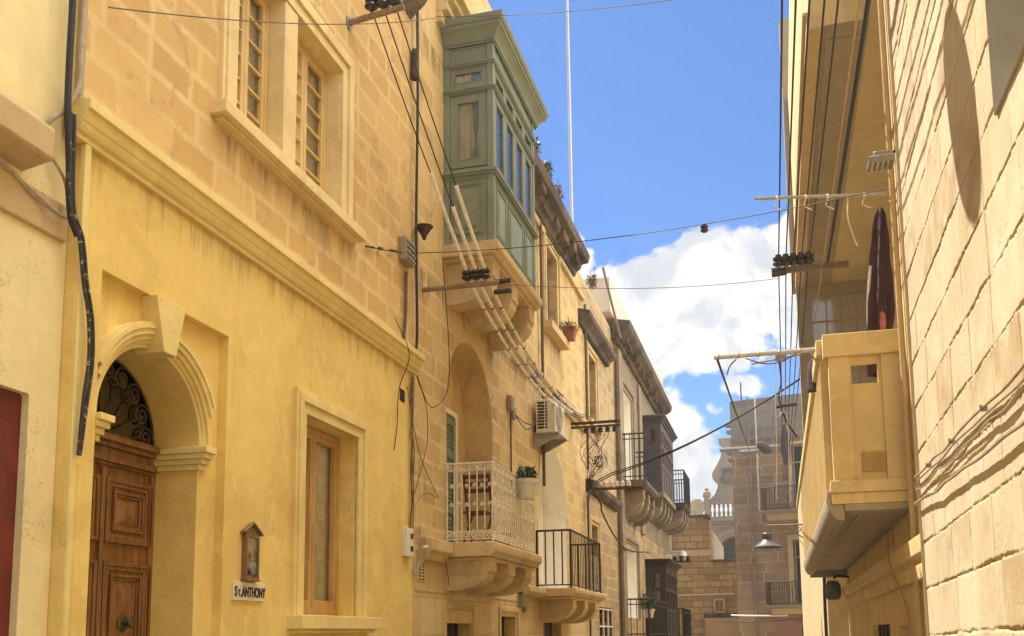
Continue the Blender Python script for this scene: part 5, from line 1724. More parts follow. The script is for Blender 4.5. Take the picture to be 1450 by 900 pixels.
me.polygons.foreach_set('loop_start', (np.arange(len(fq)) * 4).astype(np.int32))
me.polygons.foreach_set('loop_total', np.full(len(fq), 4, np.int32))
me.update(calc_edges=True)
me.validate()
me.polygons.foreach_set('use_smooth', [True] * len(me.polygons))
me.materials.append(M['rough'])
tone = me.attributes.new('tone', 'FLOAT', 'POINT')
tone.data.foreach_set('value', np.ascontiguousarray((0.6 * blk + 0.4 * vnoise(YY, ZZ, 9, 9, 31)).ravel(), dtype=np.float32))
ob = bpy.data.objects.new('stone_face', me)
COL.objects.link(ob)
ob.parent = rh
m = MB().use('rough')
m.add([(XR, -8, 0), (XR, RY0, 0), (XR, RY0, 9), (XR, -8, 9)], [(0, 1, 2, 3)])
m.add([(XR, RY0, 0), (XR, RY1, 0), (XR, RY1, RZ0 + 0.002), (XR, RY0, RZ0 + 0.002)], [(0, 1, 2, 3)])
m.add([(XR, RY0, RZ1 - 0.002), (XR, RY1, RZ1 - 0.002), (XR, RY1, 9), (XR, RY0, 9)], [(0, 1, 2, 3)])
m.add([(XR - 0.02, RY1, 0), (10, RY1, 0), (10, RY1, 9), (XR - 0.02, RY1, 9)], [(0, 1, 2, 3)])
m.add([(XR, -8, 0), (10, -8, 0), (10, -8, 9), (XR, -8, 9)], [(0, 1, 2, 3)])
m.add([(10, RY1, 0), (10, -8, 0), (10, -8, 9), (10, RY1, 9)], [(0, 1, 2, 3)])
m.build('wall', parent=rh)
MB().box(XR, 10, -8, RY1, 9.0, 9.15).build('roof', 'ledge', rh)
m = MB().use('grey_plaster')
hole = rect(RY0 + 0.0, WY1, WZ0, WZ1)
m.add([(XR - 0.012, WY1, WZ0), (XR + 0.30, WY1 - 0.03, WZ0), (XR + 0.30, WY1 - 0.03, WZ1), (XR - 0.012, WY1, WZ1)], [(0, 1, 2, 3)])
m.add([(XR - 0.012, RY0, WZ0), (XR - 0.012, WY1, WZ0), (XR + 0.30, WY1, WZ0), (XR + 0.30, RY0, WZ0)], [(0, 1, 2, 3)])
m.add([(XR - 0.012, RY0, WZ1), (XR - 0.012, WY1, WZ1), (XR + 0.30, WY1, WZ1), (XR + 0.30, RY0, WZ1)], [(0, 1, 2, 3)])
m.add([(XR - 0.012, RY0, WZ0), (XR + 0.30, RY0 + 0.03, WZ0), (XR + 0.30, RY0 + 0.03, WZ1), (XR - 0.012, RY0, WZ1)], [(0, 1, 2, 3)])
m.build('window_reveal', parent=rh)
MB().use('shutter').box(XR + 0.26, XR + 0.30, RY0, WY1 - 0.02, WZ0, WZ1).build('window', parent=rh)

# ================================================================== ochre yellow house with the loggia balcony
ry = thing('ochre_yellow_house', (4, 12.5, 0), 'ochre yellow house on the right with a deep loggia and an overhanging upper storey', 'house')
XY, E0, E1, XB = 1.12, 7.45, 17.6, 0.47
LZ0, LZ1 = 2.84, 7.60
log_r = rect(8.78, 17.58, LZ0, LZ1)
gw1, gw2 = rect(9.6, 10.4, 0.5, 1.64), rect(11.2, 13.2, 0.5, 1.66)
m = MB().use('ry_wall')
m.sheet('x', XY, rect(E0, E1, 0, 12.4), [log_r, gw1, gw2])
n = 4
for h, dp in ((log_r, 0.75), (gw1, 0.2), (gw2, 0.2)):
    m.use('loggia_in' if h is log_r else 'ry_wall')
    m.add([(XY, *q) for q in h] + [(XY + dp, *q) for q in h], [(i, (i + 1) % n, n + (i + 1) % n, n + i) for i in range(n)])
m.use('loggia_in').sheet('x', XY + 0.75, log_r)
m.use('ry_wall')
m.add([(XY, E1, 0), (10, E1, 0), (10, E1, 12.4), (XY, E1, 12.4)], [(0, 1, 2, 3)])
m.add([(XY, E0, 0), (10, E0, 0), (10, E0, 12.4), (XY, E0, 12.4)], [(0, 1, 2, 3)])
m.add([(10, E0, 0), (10, E1, 0), (10, E1, 12.4), (10, E0, 12.4)], [(0, 1, 2, 3)])
m.build('wall', parent=ry)
MB().box(XY, 10, E0, E1, 12.4, 12.55).build('roof', 'ledge', ry)
m = MB().use('dark')
m.box(XY + 0.17, XY + 0.2, 9.6, 10.4, 0.5, 1.64).box(XY + 0.17, XY + 0.2, 11.2, 13.2, 0.5, 1.66)
m.use('black')
for y in (11.5, 11.9, 12.3, 12.7):
    m.box(XY + 0.02, XY + 0.05, y - 0.05, y + 0.05, 0.5, 1.66)
m.build('ground_window', parent=ry)
# overhanging upper storey with a fascia strip along its lower edge
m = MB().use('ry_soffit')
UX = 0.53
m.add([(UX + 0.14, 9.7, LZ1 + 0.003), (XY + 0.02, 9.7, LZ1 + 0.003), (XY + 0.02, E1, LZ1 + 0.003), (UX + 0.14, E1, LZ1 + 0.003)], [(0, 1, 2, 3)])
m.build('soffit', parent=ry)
m = MB().use('ry_wall')
m.add([(UX + 0.02, 9.7, LZ1 + 0.004), (XY - 0.001, 9.7, LZ1 + 0.004), (XY - 0.001, 9.7, 11.2), (UX + 0.02, 9.7, 11.2)], [(0, 1, 2, 3)])
m.add([(UX + 0.02, 9.7, LZ1 + 0.16), (UX + 0.02, E1, LZ1 + 0.16), (UX + 0.02, E1, 11.2), (UX + 0.02, 9.7, 11.2)], [(0, 1, 2, 3)])
m.add([(UX + 0.02, 9.7, 11.2), (XY, 9.7, 11.2), (XY, E1, 11.2), (UX + 0.02, E1, 11.2)], [(0, 1, 2, 3)])
m.build('upper_storey', parent=ry)
m = MB().use('pale_plaster')
m.box(UX - 0.015, UX + 0.14, 9.69, E1, LZ1 - 0.02, LZ1 + 0.13)
m.box(UX - 0.05, UX + 0.03, 9.685, E1, LZ1 + 0.131, LZ1 + 0.17)
m.build('fascia', parent=ry, bevel=0.008)
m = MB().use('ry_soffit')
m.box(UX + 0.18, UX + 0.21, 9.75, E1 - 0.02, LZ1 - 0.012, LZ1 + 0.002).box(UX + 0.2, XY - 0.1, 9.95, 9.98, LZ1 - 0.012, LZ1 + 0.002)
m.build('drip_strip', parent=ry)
# end wall with ribbed glass
gp = [0.77, 1.74, 5.55, 7.38]
m = MB().use('ry_soffit')
ew = [(0.53, 2.5), (1.86, 2.5), (1.86, 7.598), (0.53, 7.598)]
hole = [(gp[0], gp[2]), (gp[1], gp[2]), (gp[1], gp[3]), (gp[0], gp[3])]
m.sheet('y', 17.45, ew, [hole])
m.add([(q[0], 17.45, q[1]) for q in hole] + [(q[0], 17.55, q[1]) for q in hole], [(i, (i + 1) % 4, 4 + (i + 1) % 4, 4 + i) for i in range(4)])
m.add([(0.53, 17.45, 2.5), (0.53, 17.75, 2.5), (0.53, 17.75, 7.598), (0.53, 17.45, 7.598)], [(0, 1, 2, 3)])
m.sheet('y', 17.75, ew, [hole])
m.build('end_wall', parent=ry)
m = MB().use('ry_soffit')
m.box(0.46, 1.12, 17.602, 17.9, 7.6, 12.75)
m.build('end_pier', parent=ry)
gb_ = MB().use('ribbed').box(gp[0], gp[1], 17.50, 17.53, gp[2], gp[3]).build('glass_panel', parent=ry)
m = MB().use('ry_patch')
for k in range(1, 4):
    x = gp[0] + (gp[1] - gp[0]) * k / 4
    m.box(x - 0.012, x + 0.012, 17.485, 17.5, gp[2], gp[3])
for k in range(1, 4):
    z = gp[2] + (gp[3] - gp[2]) * k / 4
    m.box(gp[0], gp[1], 17.483, 17.502, z - 0.015, z + 0.015)
m.build('glazing_bar', parent=gb_)
# string courses and band on the lower wall
m = MB().use('ry_wall')
m.prism([(XY + 0.01, 1.99), (XY - 0.05, 1.99), (XY - 0.06, 2.1), (XY - 0.03, 2.12), (XY - 0.03, 2.14), (XY - 0.09, 2.17), (XY - 0.10, 2.30), (XY + 0.01, 2.33)], 'y', 7.72, 17.5)
m.box(XY - 0.04, XY + 0.01, E0 + 0.02, 7.719, 0, 2.42)
m.build('string_course', parent=ry, bevel=0.008)
for y in (10.35, 10.75):
    m = MB().use('ry_patch')
    for k in range(7):
        m.box(XY - 0.004, XY + 0.01, y, y + 0.2, 2.42 + k * 0.032, 2.436 + k * 0.032)
    m.build('vent', parent=ry)

# ---- its balcony
rb = thing('loggia_balcony', (0.8, 12.6, 2.5), 'long ochre yellow masonry balcony with slotted end wall and fin balustrade', 'balcony')
NB = 8.75
m = MB().use('ry_wall')
# near parapet: top beam, side piers, recessed field with a slot
slot = rect(0.685, 0.905, 3.70, 3.885)
m.box(XB - 0.01, XY - 0.001, NB - 0.03, NB + 0.13, 3.94, 4.14)
m.sheet('y', NB, [(XB + 0.03, 2.86), (0.67, 2.86), (0.67, 3.938), (XB + 0.03, 3.938)])
m.sheet('y', NB, [(0.93, 2.86), (XY, 2.86), (XY, 3.938), (0.93, 3.938)])
m.sheet('y', NB + 0.035, [(0.66, 2.86), (0.94, 2.86), (0.94, 3.938), (0.66, 3.938)], [slot], 0.09)
m.add([(0.67, NB, 2.86), (0.67, NB + 0.036, 2.86), (0.67, NB + 0.036, 3.938), (0.67, NB, 3.938)], [(0, 1, 2, 3)])
m.add([(0.93, NB, 2.86), (0.93, NB + 0.036, 2.86), (0.93, NB + 0.036, 3.938), (0.93, NB, 3.938)], [(0, 1, 2, 3)])
m.sheet('y', NB + 0.125, [(XB + 0.03, 2.86), (XY, 2.86), (XY, 3.938), (XB + 0.03, 3.938)], [slot])
m.add([(XB + 0.03, NB, 2.86), (XB + 0.03, NB + 0.125, 2.86), (XB + 0.03, NB + 0.125, 3.938), (XB + 0.03, NB, 3.938)], [(0, 1, 2, 3)])
m.box(XB - 0.005, XY - 0.001, NB - 0.025, NB + 0.14, 2.755, 2.858)
m.build('end_parapet', parent=rb, bevel=0.006)
MB().use('ry_patch').box(0.735, 0.92, NB + 0.02, NB + 0.034, 2.93, 3.10).build('patch', parent=rb)
m = MB().use('ry_wall')
m.box(XB + 0.0, XY - 0.002, NB - 0.005, 17.44, 2.66, 2.754)
m.build('floor_slab', parent=rb, bevel=0.006)
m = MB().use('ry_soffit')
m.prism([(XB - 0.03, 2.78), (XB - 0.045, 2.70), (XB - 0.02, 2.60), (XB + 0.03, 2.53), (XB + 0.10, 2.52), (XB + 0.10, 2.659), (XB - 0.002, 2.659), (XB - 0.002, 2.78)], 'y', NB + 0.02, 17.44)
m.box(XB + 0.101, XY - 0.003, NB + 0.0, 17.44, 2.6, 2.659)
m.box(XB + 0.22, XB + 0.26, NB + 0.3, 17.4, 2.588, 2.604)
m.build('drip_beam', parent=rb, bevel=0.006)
m = MB().use('ry_wall')
m.box(XB - 0.06, XB + 0.11, NB + 0.131, 17.44, 4.0, 4.14)
m.build('top_rail', parent=rb, bevel=0.008)
m = MB().use('ry_wall')
for k in range(44):
    y = NB + 0.22 + k * 0.2
    if y < 17.35:
        m.box(XB - 0.03, XB + 0.06, y, y + 0.07, 2.79, 4.0)
m.box(XB + 0.01, XB + 0.10, NB + 0.14, 17.43, 2.755, 2.86)
m.box(XB + 0.061, XB + 0.09, NB + 0.14, 17.43, 2.861, 3.7)
m.build('fins', parent=rb)
# downpipe
dp = thing('downpipe', (1.05, 8.35, 0), 'thin tan downpipe at the corner between the rough stone and yellow houses', 'pipe')
m = MB().use('ledge').tube([(XY - 0.035, 8.60, 0.0), (XY - 0.035, 8.60, 3.0), (XY - 0.035, 8.60, 5.6), (XY - 0.035, 8.60, 9.6)], 0.025, 12)
m.build('pipe', parent=dp)
m = MB().use('ledge')
for z in (1.0, 3.0, 5.2, 7.6):
    m.lathe([(0.025, 0), (0.031, 0.008), (0.031, 0.03), (0.025, 0.04)], (XY - 0.035, 8.60, z), 'z', 12)
build_each(m, 'collar', dp)

# next house on the right, mostly hidden
ph = thing('pale_house', (4, 27, 0), 'pale plaster house just past the yellow balcony', 'house')
MB().use('pale_plaster').box(0.83, 9, 18.4, 38.5, 0, 6.2).build('wall', parent=ph)
MB().use('ledge').box(0.78, 9.05, 18.38, 38.6, 6.201, 6.35).build('roof', parent=ph)

# ================================================================== street lamps with conical shades
def street_lamp(base, tip, wall_z, label):
    """base: where the bracket meets the wall, tip: where the shade hangs"""
    t = thing('street_lamp', base, label, 'street lamp', 'street lamps with conical metal shades')
    bx_, by, bz = base
    tx, ty, tz = tip
    m = MB().use('grey_metal')
    m.tube([(bx_, by, tz), (tx, ty, tz)], 0.022, 8)
    m.tube(smooth_path([(bx_, by, tz - 0.42), (bx_ + (tx - bx_) * 0.25, by, tz - 0.3), (bx_ + (tx - bx_) * 0.55, by, tz - 0.06), (bx_ + (tx - bx_) * 0.62, by, tz - 0.01)]), 0.016, 6)
    sgn = 1 if tx < bx_ else -1
    for fr, rr in ((0.2, 0.11), (0.36, 0.075), (0.84, 0.06)):
        m.tube(spiral((bx_ + (tx - bx_) * fr, by, tz - rr - 0.02), rr, 1.5, (sgn, 0, 0), (0, 0, 1), start=math.pi / 2, n=20), 0.011, 5)
    m.box(bx_ - 0.015, bx_ + 0.015, by - 0.05, by + 0.05, tz - 0.5, tz + 0.1)
    m.build('bracket', parent=t)
    MB().use('grey_metal').tube([(tx, ty, tz), (tx, ty, tz - 0.17)], 0.012, 6).lathe([(0.0, 0.0), (0.03, 0.01), (0.03, 0.05), (0, 0.06)], (tx, ty, tz - 0.03), 'z', 10).build('hanger', parent=t)
    m = MB().use('shade_metal')
    m.lathe([(0.0, 0), (0.10, 0), (0.115, -0.02), (0.115, -0.09), (0.105, -0.11), (0.10, -0.14), (0.19, -0.22), (0.29, -0.29), (0.31, -0.30), (0.31, -0.315), (0.285, -0.30), (0.18, -0.235), (0.08, -0.15), (0, -0.15)], (tx, ty, tz - 0.16), 'z', 32)
    m.build('shade', parent=t)
    MB().use('bulb').lathe([(0, 0), (0.05, -0.01), (0.065, -0.06), (0.05, -0.11), (0, -0.13)], (tx, ty, tz - 0.31), 'z', 16).build('bulb', parent=t)
    return t


street_lamp((0.83, 22.0, 3.2), (-0.18, 22.0, 3.86), 0, 'grey conical street lamp on a scrolled bracket beyond the yellow balcony')
# the lamp whose shadow falls on the rough wall hangs just above the picture
LS = Vector((1.0, 5.16, 4.25)) + SUN * (1.0 / -SUN.x) * 0.95
street_lamp((1.0, LS.y, LS.z), (LS.x, LS.y, LS.z + 0.42), 0, 'grey conical street lamp on the rough stone house, its shadow falling on the wall')

# ================================================================== wires, brackets, insulators


def cable(pts, r_, mat, label, name='cable', group=None, n=7, cat='cable'):
    o = MB().use(mat).tube(pts, r_, n).build(name)
    return tag(o, label, cat, group)


def pin_insulator(mb, c, s=1.0):
    mb.lathe([(0.0, -0.05 * s), (0.03 * s, -0.05 * s), (0.055 * s, -0.03 * s), (0.05 * s, -0.015 * s), (0.03 * s, -0.008 * s), (0.05 * s, 0.012 * s), (0.052 * s, 0.03 * s), (0.028 * s, 0.04 * s), (0.028 * s, 0.06 * s), (0, 0.065 * s)], c, 'z', 14)


# left arm above the upper window, three insulators
pa = thing('insulator_bracket', (XU, 8.75, 7.9), 'short timber arm with three dark insulators beside the upper double window', 'bracket', 'wall arms carrying insulators')
m = MB().use('arm_wood').tube([(XU - 0.02, 8.72, 7.86), (-3.42, 8.72, 7.93)], 0.032, 8)
m.build('arm', parent=pa)
MB().use('grey_metal').lathe([(0, 0), (0.07, 0.002), (0.07, 0.014), (0, 0.016)], (XU, 8.72, 7.86), 'x', 16).build('wall_plate', parent=pa)
for k in range(3):
    m = MB().use('ceramic')
    pin_insulator(m, (-3.78 + k * 0.13, 8.72, 8.03), 1.3)
    m.use('rust').tube([(-3.78 + k * 0.13, 8.72, 7.88), (-3.78 + k * 0.13, 8.72, 8.0)], 0.008, 5)
    m.build('insulator', parent=pa)
# arm under the green balcony
pb = thing('insulator_bracket', (XS, 10.95, 5.7), 'long weathered timber arm with dark insulators below the green enclosed balcony', 'bracket', 'wall arms carrying insulators')
MB().use('arm_wood').tube([(XS - 0.02, 10.93, 5.76), (-3.10, 11.1, 5.82)], 0.035, 8).build('arm', parent=pb)
for k in range(3):
    m = MB().use('ceramic')
    pin_insulator(m, (-3.50 + k * 0.115, 11.05, 5.93), 1.25)
    m.use('rust').tube([(-3.50 + k * 0.115, 11.05, 5.78), (-3.50 + k * 0.115, 11.05, 5.9)], 0.008, 5)
    m.build('insulator', parent=pb)
m = MB().use('ceramic')
for (x, z) in ((-3.06, 5.83), (-3.05, 5.70)):
    m.tube([(x - 0.12, 11.1, z), (x - 0.08, 11.1, z), (x + 0.04, 11.1, z), (x + 0.1, 11.1, z)], 0.03, 8)
m.build('end_insulator', parent=pb)
# three wires down from the first arm into cream conduits that run on to the next arm
mid_tops = [(-3.62, 10.45, 6.93), (-3.50, 10.75, 6.90), (-3.38, 10.85, 7.05)]
labs = ('left', 'middle', 'right')
for k in range(3):
    a = (-3.78 + k * 0.13, 8.72, 7.98)
    b = (-3.50 + k * 0.115, 11.05, 5.95)
    A, B = Vector(a), Vector(b)
    tq = (0.58, 0.72, 0.64)[k]
    c = A.lerp(B, tq)
    t = thing('service_wire', tuple(B), '%s of three wires sloping into cream sleeves between the two timber arms' % ('nearest', 'second', 'farthest')[k], 'cable', 'sleeved service wires on the left houses')
    MB().use('cable').tube(sag(A, c, 0.03), 0.0075, 5).build('wire', parent=t)
    m = MB().use('tube').tube(sag(c, B + Vector((0, 0, 0.02)), 0.01, 6), 0.024, 8)
    m.build('sleeve', parent=t)
    # second span, along the wall to the far arm
    B2 = B + Vector((0.02, 0.05, -0.10))
    E2 = Vector((-3.72 + k * 0.11, 19.6, 5.98))
    t = thing('service_wire', tuple(E2), '%s of three cream sleeved wires along the amber house below the balcony' % ('nearest the wall', 'middle', 'outermost')[k], 'cable', 'sleeved service wires on the left houses')
    pts = sag(B2, E2, 0.42, 26)
    MB().use('tube').tube(pts[:20 + k], 0.024, 8).build('sleeve', parent=t)
    MB().use('cable').tube(pts[19 + k:], 0.008, 5).build('wire', parent=t)
    m = MB().use('cable')
    for q in range(2, 20, 2):
        p = pts[q]
        dr_ = (pts[q + 1] - pts[q]).normalized()
        m.tube([p - dr_ * 0.015, p + dr_ * 0.015], 0.027, 8)
    build_each(m, 'joint', t)
# arm over the ochre house with its tangle
pc = thing('insulator_bracket', (XS, 19.9, 5.85), 'rusty arm with hanging wires near the air conditioner', 'bracket', 'wall arms carrying insulators')
m = MB().use('rust').box(XS - 0.02, -3.0, 19.86, 19.92, 5.90, 5.95).box(XS - 0.02, -3.0, 19.86, 19.92, 5.82, 5.86).build('arm', parent=pc)
for k in range(5):
    m = MB().use('ceramic')
    pin_insulator(m, (-3.72 + k * 0.15, 19.89, 5.76), 1.1)
    m.build('insulator', parent=pc)
m = MB().use('cable')
rr = random.Random(4)
for k in range(11):
    x = rr.uniform(-3.85, -3.1)
    x2 = rr.uniform(-3.9, -3.4)
    pts = smooth_path([(x, 19.89, 5.74), (x + rr.uniform(-0.06, 0.06), 19.95, 5.62), (x2 + rr.uniform(-0.1, 0.1), 20.2, 5.45 - rr.random() * 0.25), (x2 + rr.uniform(-0.12, 0.12), 20.5, 5.15), (-3.9 + rr.uniform(0, 0.12), 20.9, 4.9), (-3.9, 21.25, 4.72)])
    m.tube(pts, 0.006, 4)
m.build('wire_tangle', parent=pc)
t = thing('cable_loop', (-3.6, 20.4, 4.9), 'dark coil of spare cable hanging below the rusty arm', 'cable')
m = MB().use('cable')
rr = random.Random(31)
for k in range(5):
    m.tube(smooth_path([(-3.58 + rr.uniform(-0.11, 0.11), 20.4 + rr.uniform(-0.04, 0.04), 5.2 + rr.uniform(-0.15, 0.12)) for a in range(7)], 3), 0.007, 4)
m.build('coil', parent=t)
pd = thing('insulator_bracket', (XS, 21.3, 4.7), 'lower rusty arm with pale insulators where the thick cable leaves the wall', 'bracket', 'wall arms carrying insulators')
MB().use('rust').box(XS - 0.03, -3.05, 21.5, 21.56, 4.74, 4.79).build('arm', parent=pd)
for k in range(5):
    m = MB().use('white')
    pin_insulator(m, (-3.62 + k * 0.13, 21.53, 4.86), 1.2)
    m.build('insulator', parent=pd)
# thick double cable across the street
for k in range(2):
    o_ = 0.05 * k
    pts = smooth_path([(-3.93, 21.1, 1.5), (-3.93, 21.1, 3.9), (-3.92, 21.1 + o_, 4.5), (-3.85, 21.3, 4.85 - o_), (-3.5, 21.6, 5.12 - o_)], 6)[:-1] + sag((-3.5, 21.6, 5.12 - o_), (0.56, 18.2, 6.12 + o_ * 0.3), 0.18, 22)
    cable(pts, 0.014, 'cable', 'thick black twin cable rising along the amber house and sagging across the street', group='twin cable across the street')
cable(smooth_path([(-3.9, 21.2, 4.8), (-3.8, 21.9, 4.5), (-3.82, 22.3, 4.3), (-3.85, 24.5, 3.9), (-3.9, 27.0, 3.82), (-3.9, 31.2, 4.1)]), 0.02, 'cable', 'black cable dropping from the twin cable along the ochre and grey houses')
pt = thing('insulator_rack', (X4, 36, 4.0), 'small dark rack of insulators above the dark brown enclosed balcony', 'bracket')
MB().use('rust').box(X4 - 0.02, -3.0, 36.2, 36.26, 4.1, 4.16).build('arm', parent=pt)
for k in range(3):
    m = MB().use('ceramic')
    pin_insulator(m, (-3.6 + 0.24 * k, 36.23, 4.24), 1.6)
    m.build('insulator', parent=pt)

# black riser cables and conduits in the corner between cream and yellow house
pts = smooth_path([(-3.93, 4.60, 6.2), (-3.95, 4.64, 5.45), (-3.955, 4.645, 5.09), (-3.95, 4.645, 4.73), (-3.95, 4.68, 4.4), (-3.95, 4.71, 4.1), (-3.94, 4.77, 3.97)], 5)
cable(pts, 0.020, 'cable', 'thick black riser cable at the top of the corner between cream and yellow houses', n=8)
for k in range(2):
    dlt = 0.034 * k
    pts = smooth_path([(-3.94, 4.66 + dlt, 4.7), (-3.94, 4.69 + dlt, 4.15), (-3.93, 4.77 + dlt, 3.97), (-3.925, 4.82 + dlt, 3.71), (-3.92, 4.875 + dlt, 3.5), (-3.92, 4.895 + dlt, 3.25), (-3.92, 4.865 + dlt, 3.0), (-3.93, 4.855 + dlt * 0.4, 2.66)], 5)
    cable(pts, 0.011, 'old_cable', 'flaking black cable bowing out down the yellow corner strip', n=8, group='pair of flaking cables on the yellow corner')
cable(smooth_path([(-3.95, 4.745, 6.2), (-3.95, 4.74, 5.47), (-3.95, 4.735, 5.0), (-3.95, 4.725, 4.88), (-3.98, 4.66, 4.72), (-4.03, 4.58, 4.6), (-4.05, 4.55, 4.45)], 5), 0.016, 'grey_pipe', 'pale conduit bending left across the black riser at the top left', n=8, cat='pipe', name='conduit')
cable([(-4.0, 4.80, 4.86), (-4.0, 4.80, 9.6)], 0.022, 'grey_pipe', 'straight brown conduit at the edge of the golden stone wall', n=8, cat='pipe', name='conduit')
cable(smooth_path([(-4.03, 4.62, 4.42), (-4.0, 4.71, 4.3), (-4.0, 4.75, 4.15), (-3.99, 4.735, 4.08), (-4.01, 4.66, 4.08), (-4.03, 4.5, 4.12), (-4.03, 4.2, 4.22), (-4.03, 3.6, 4.3)], 5), 0.010, 'grey_pipe', 'thin looped conduit below the brown ledge of the cream house', n=6, name='conduit', cat='pipe')
cable(smooth_path([(-3.97, 4.72, 4.06), (-4.0, 4.62, 4.09), (-4.03, 4.4, 4.17), (-4.03, 4.1, 4.27), (-4.03, 3.6, 4.36)], 5), 0.007, 'grey_pipe', 'thin wire looping beside the conduit under the brown ledge', n=5)

# black downpipe cable down the seam of the yellow and amber houses
cable(smooth_path([(-3.97, 10.56, 9.6), (-3.96, 10.56, 8.0), (-3.97, 10.55, 6.5), (-3.96, 10.56, 5.2), (-3.97, 10.56, 4.9)], 5), 0.017, 'cable', 'black cable running straight down the seam beside the green balcony', n=7)
m = MB().use('rust').tube([(-3.98, 10.50, 8.25), (-3.97, 10.50, 8.62)], 0.05, 8)
tag(m.build('rusty_sleeve'), 'rusty pipe sleeve on the seam left of the green balcony', 'pipe')
cable(smooth_path([(-3.99, 10.28, 5.75), (-3.99, 10.26, 5.2), (-3.99, 10.2, 4.87)], 5), 0.02, 'brown_cable', 'short brown conduit below the grey junction box', name='conduit', cat='pipe')
for k in range(4):
    y = 10.40 + 0.025 * k
    rr = random.Random(k)
    pts = [(-3.97 + rr.uniform(-.01, .01), y + rr.uniform(-.015, .015), z) for z in np.linspace(4.55, 2.7, 12)]
    cable(smooth_path(pts, 3), 0.007, 'brown_cable', 'thin brown cable stapled down the edge of the yellow house', n=5, group='thin cables down the edge of the yellow house')
cable(smooth_path([(-3.83, 9.55, 4.95), (-3.84, 10.0, 4.68), (-3.95, 9.98, 4.3), (-3.98, 10.0, 3.9), (-3.98, 9.92, 3.6)], 6), 0.005, 'cable', 'thin wire hanging from the yellow cornice near the small vent', n=4)
cable(smooth_path([(-3.98, 10.5, 4.7), (-3.97, 10.95, 4.35), (-3.97, 11.3, 4.4), (-3.97, 11.7, 4.7), (-3.97, 11.75, 5.3), (-3.9, 11.3, 6.3)], 6), 0.006, 'cable', 'thin wire drooping across the loggia arch from the seam', n=4)
cable(smooth_path([(-3.98, 10.6, 4.6), (-3.97, 10.9, 4.3), (-3.97, 10.95, 3.9), (-3.98, 10.75, 3.5), (-3.98, 10.55, 3.2)], 6), 0.005, 'cable', 'thin wire curling down the amber stone beside the yellow house', n=4)
cable(smooth_path([(-3.98, 10.3, 4.4), (-3.98, 10.7, 3.7), (-3.98, 11.3, 3.3), (-3.98, 11.35, 3.26), (-3.98, 10.9, 3.25), (-3.98, 10.6, 3.1)], 6), 0.005, 'brown_cable', 'thin brown wire looping over the stone left of the loggia railing', n=4)
# junction boxes and meters
jb = thing('junction_box', (XS, 10.2, 5.8), 'grey metal junction box with cables left of the green balcony', 'box')
MB().use('grey_box').box(XU, XU + 0.10, 10.12, 10.42, 5.84, 6.12).build('casing', parent=jb, bevel=0.01)
m = MB().use('grey_metal')
for k in range(4):
    m.box(XU + 0.10, XU + 0.115, 10.14, 10.40, 5.87 + k * 0.065, 5.89 + k * 0.065)
m.build('rib', parent=jb)
sp = thing('wall_speaker', (XS, 10.62, 6.35), 'small dark horn fitting beside the seam, left of the green balcony', 'fitting')
MB().use('rust').lathe([(0.02, 0), (0.035, 0.05), (0.09, 0.14), (0.11, 0.16), (0.09, 0.15), (0, 0.1)], (XS + 0.12, 10.66, 6.28), 'z', 16).tube([(XS - 0.01, 10.66, 6.45), (XS + 0.12, 10.66, 6.42)], 0.012, 6).build('horn', parent=sp)
mb_ = thing('meter_box', (XP, 10.35, 2.5), 'small white meter box at the foot of the cables on the yellow wall edge', 'box')
MB().use('white').box(XP - 0.005, XP + 0.06, 10.22, 10.42, 2.46, 2.78).build('casing', parent=mb_, bevel=0.006)
MB().use('vent_dark').box(XP + 0.058, XP + 0.064, 10.32, 10.40, 2.52, 2.58).build('slot', parent=mb_)
MB().use('vent_dark').box(XP + 0.058, XP + 0.064, 10.32, 10.40, 2.66, 2.72).build('slot', parent=mb_)
ct = thing('cable_tangle', (XS, 10.7, 2.4), 'tangle of grey cable ends and clips under the loggia ledge', 'cable')
m = MB().use('grey_pipe')
rr = random.Random(9)
for k in range(5):
    y = 10.60 + rr.uniform(0, 0.4)
    m.tube(smooth_path([(XS + 0.04, y, 2.86 - 0.02 * k), (XS + 0.07, y - 0.06, 2.7), (XS + 0.08, y + rr.uniform(-.1, .1), 2.55), (XS + 0.05, 10.5 + rr.uniform(0, .12), 2.35 - rr.random() * 0.1), (XS + 0.05, 10.56 + rr.uniform(-.06, .06), 2.25 + rr.random() * 0.2)]), 0.005, 4)
m.build('wires', parent=ct)
m = MB().use('tube').tube([(XS + 0.10, 10.72, 2.60), (XS + 0.10, 11.12, 2.63)], 0.02, 6)
m.build('conduit', parent=ct)
m = MB().use('brown_cable').tube(smooth_path([(XS + 0.10, 11.1, 2.62), (XS + 0.1, 11.4, 2.58), (XS + 0.08, 11.6, 2.4), (XS + 0.06, 11.75, 2.2)]), 0.005, 4)
m.build('loose_end', parent=ct)


def wall_vent(x, y0, y1, z0, z1, label, cols=2, rows=6):
    t = thing('air_vent', (x, (y0 + y1) / 2, z0), label, 'vent', 'pierced air vents in the walls')
    MB().use('marble').box(x - 0.004, x + 0.012, y0, y1, z0, z1).build('plate', parent=t)
    m = MB().use('vent_dark')
    for i in range(cols):
        for j in range(rows):
            a = y0 + (y1 - y0) * (i + 0.2) / cols
            b = y0 + (y1 - y0) * (i + 0.8) / cols
            c = z0 + (z1 - z0) * (j + 0.25) / rows
            e = z0 + (z1 - z0) * (j + 0.75) / rows
            m.box(x + 0.011, x + 0.015, a, b, c, e)
    m.build('grille', parent=t)


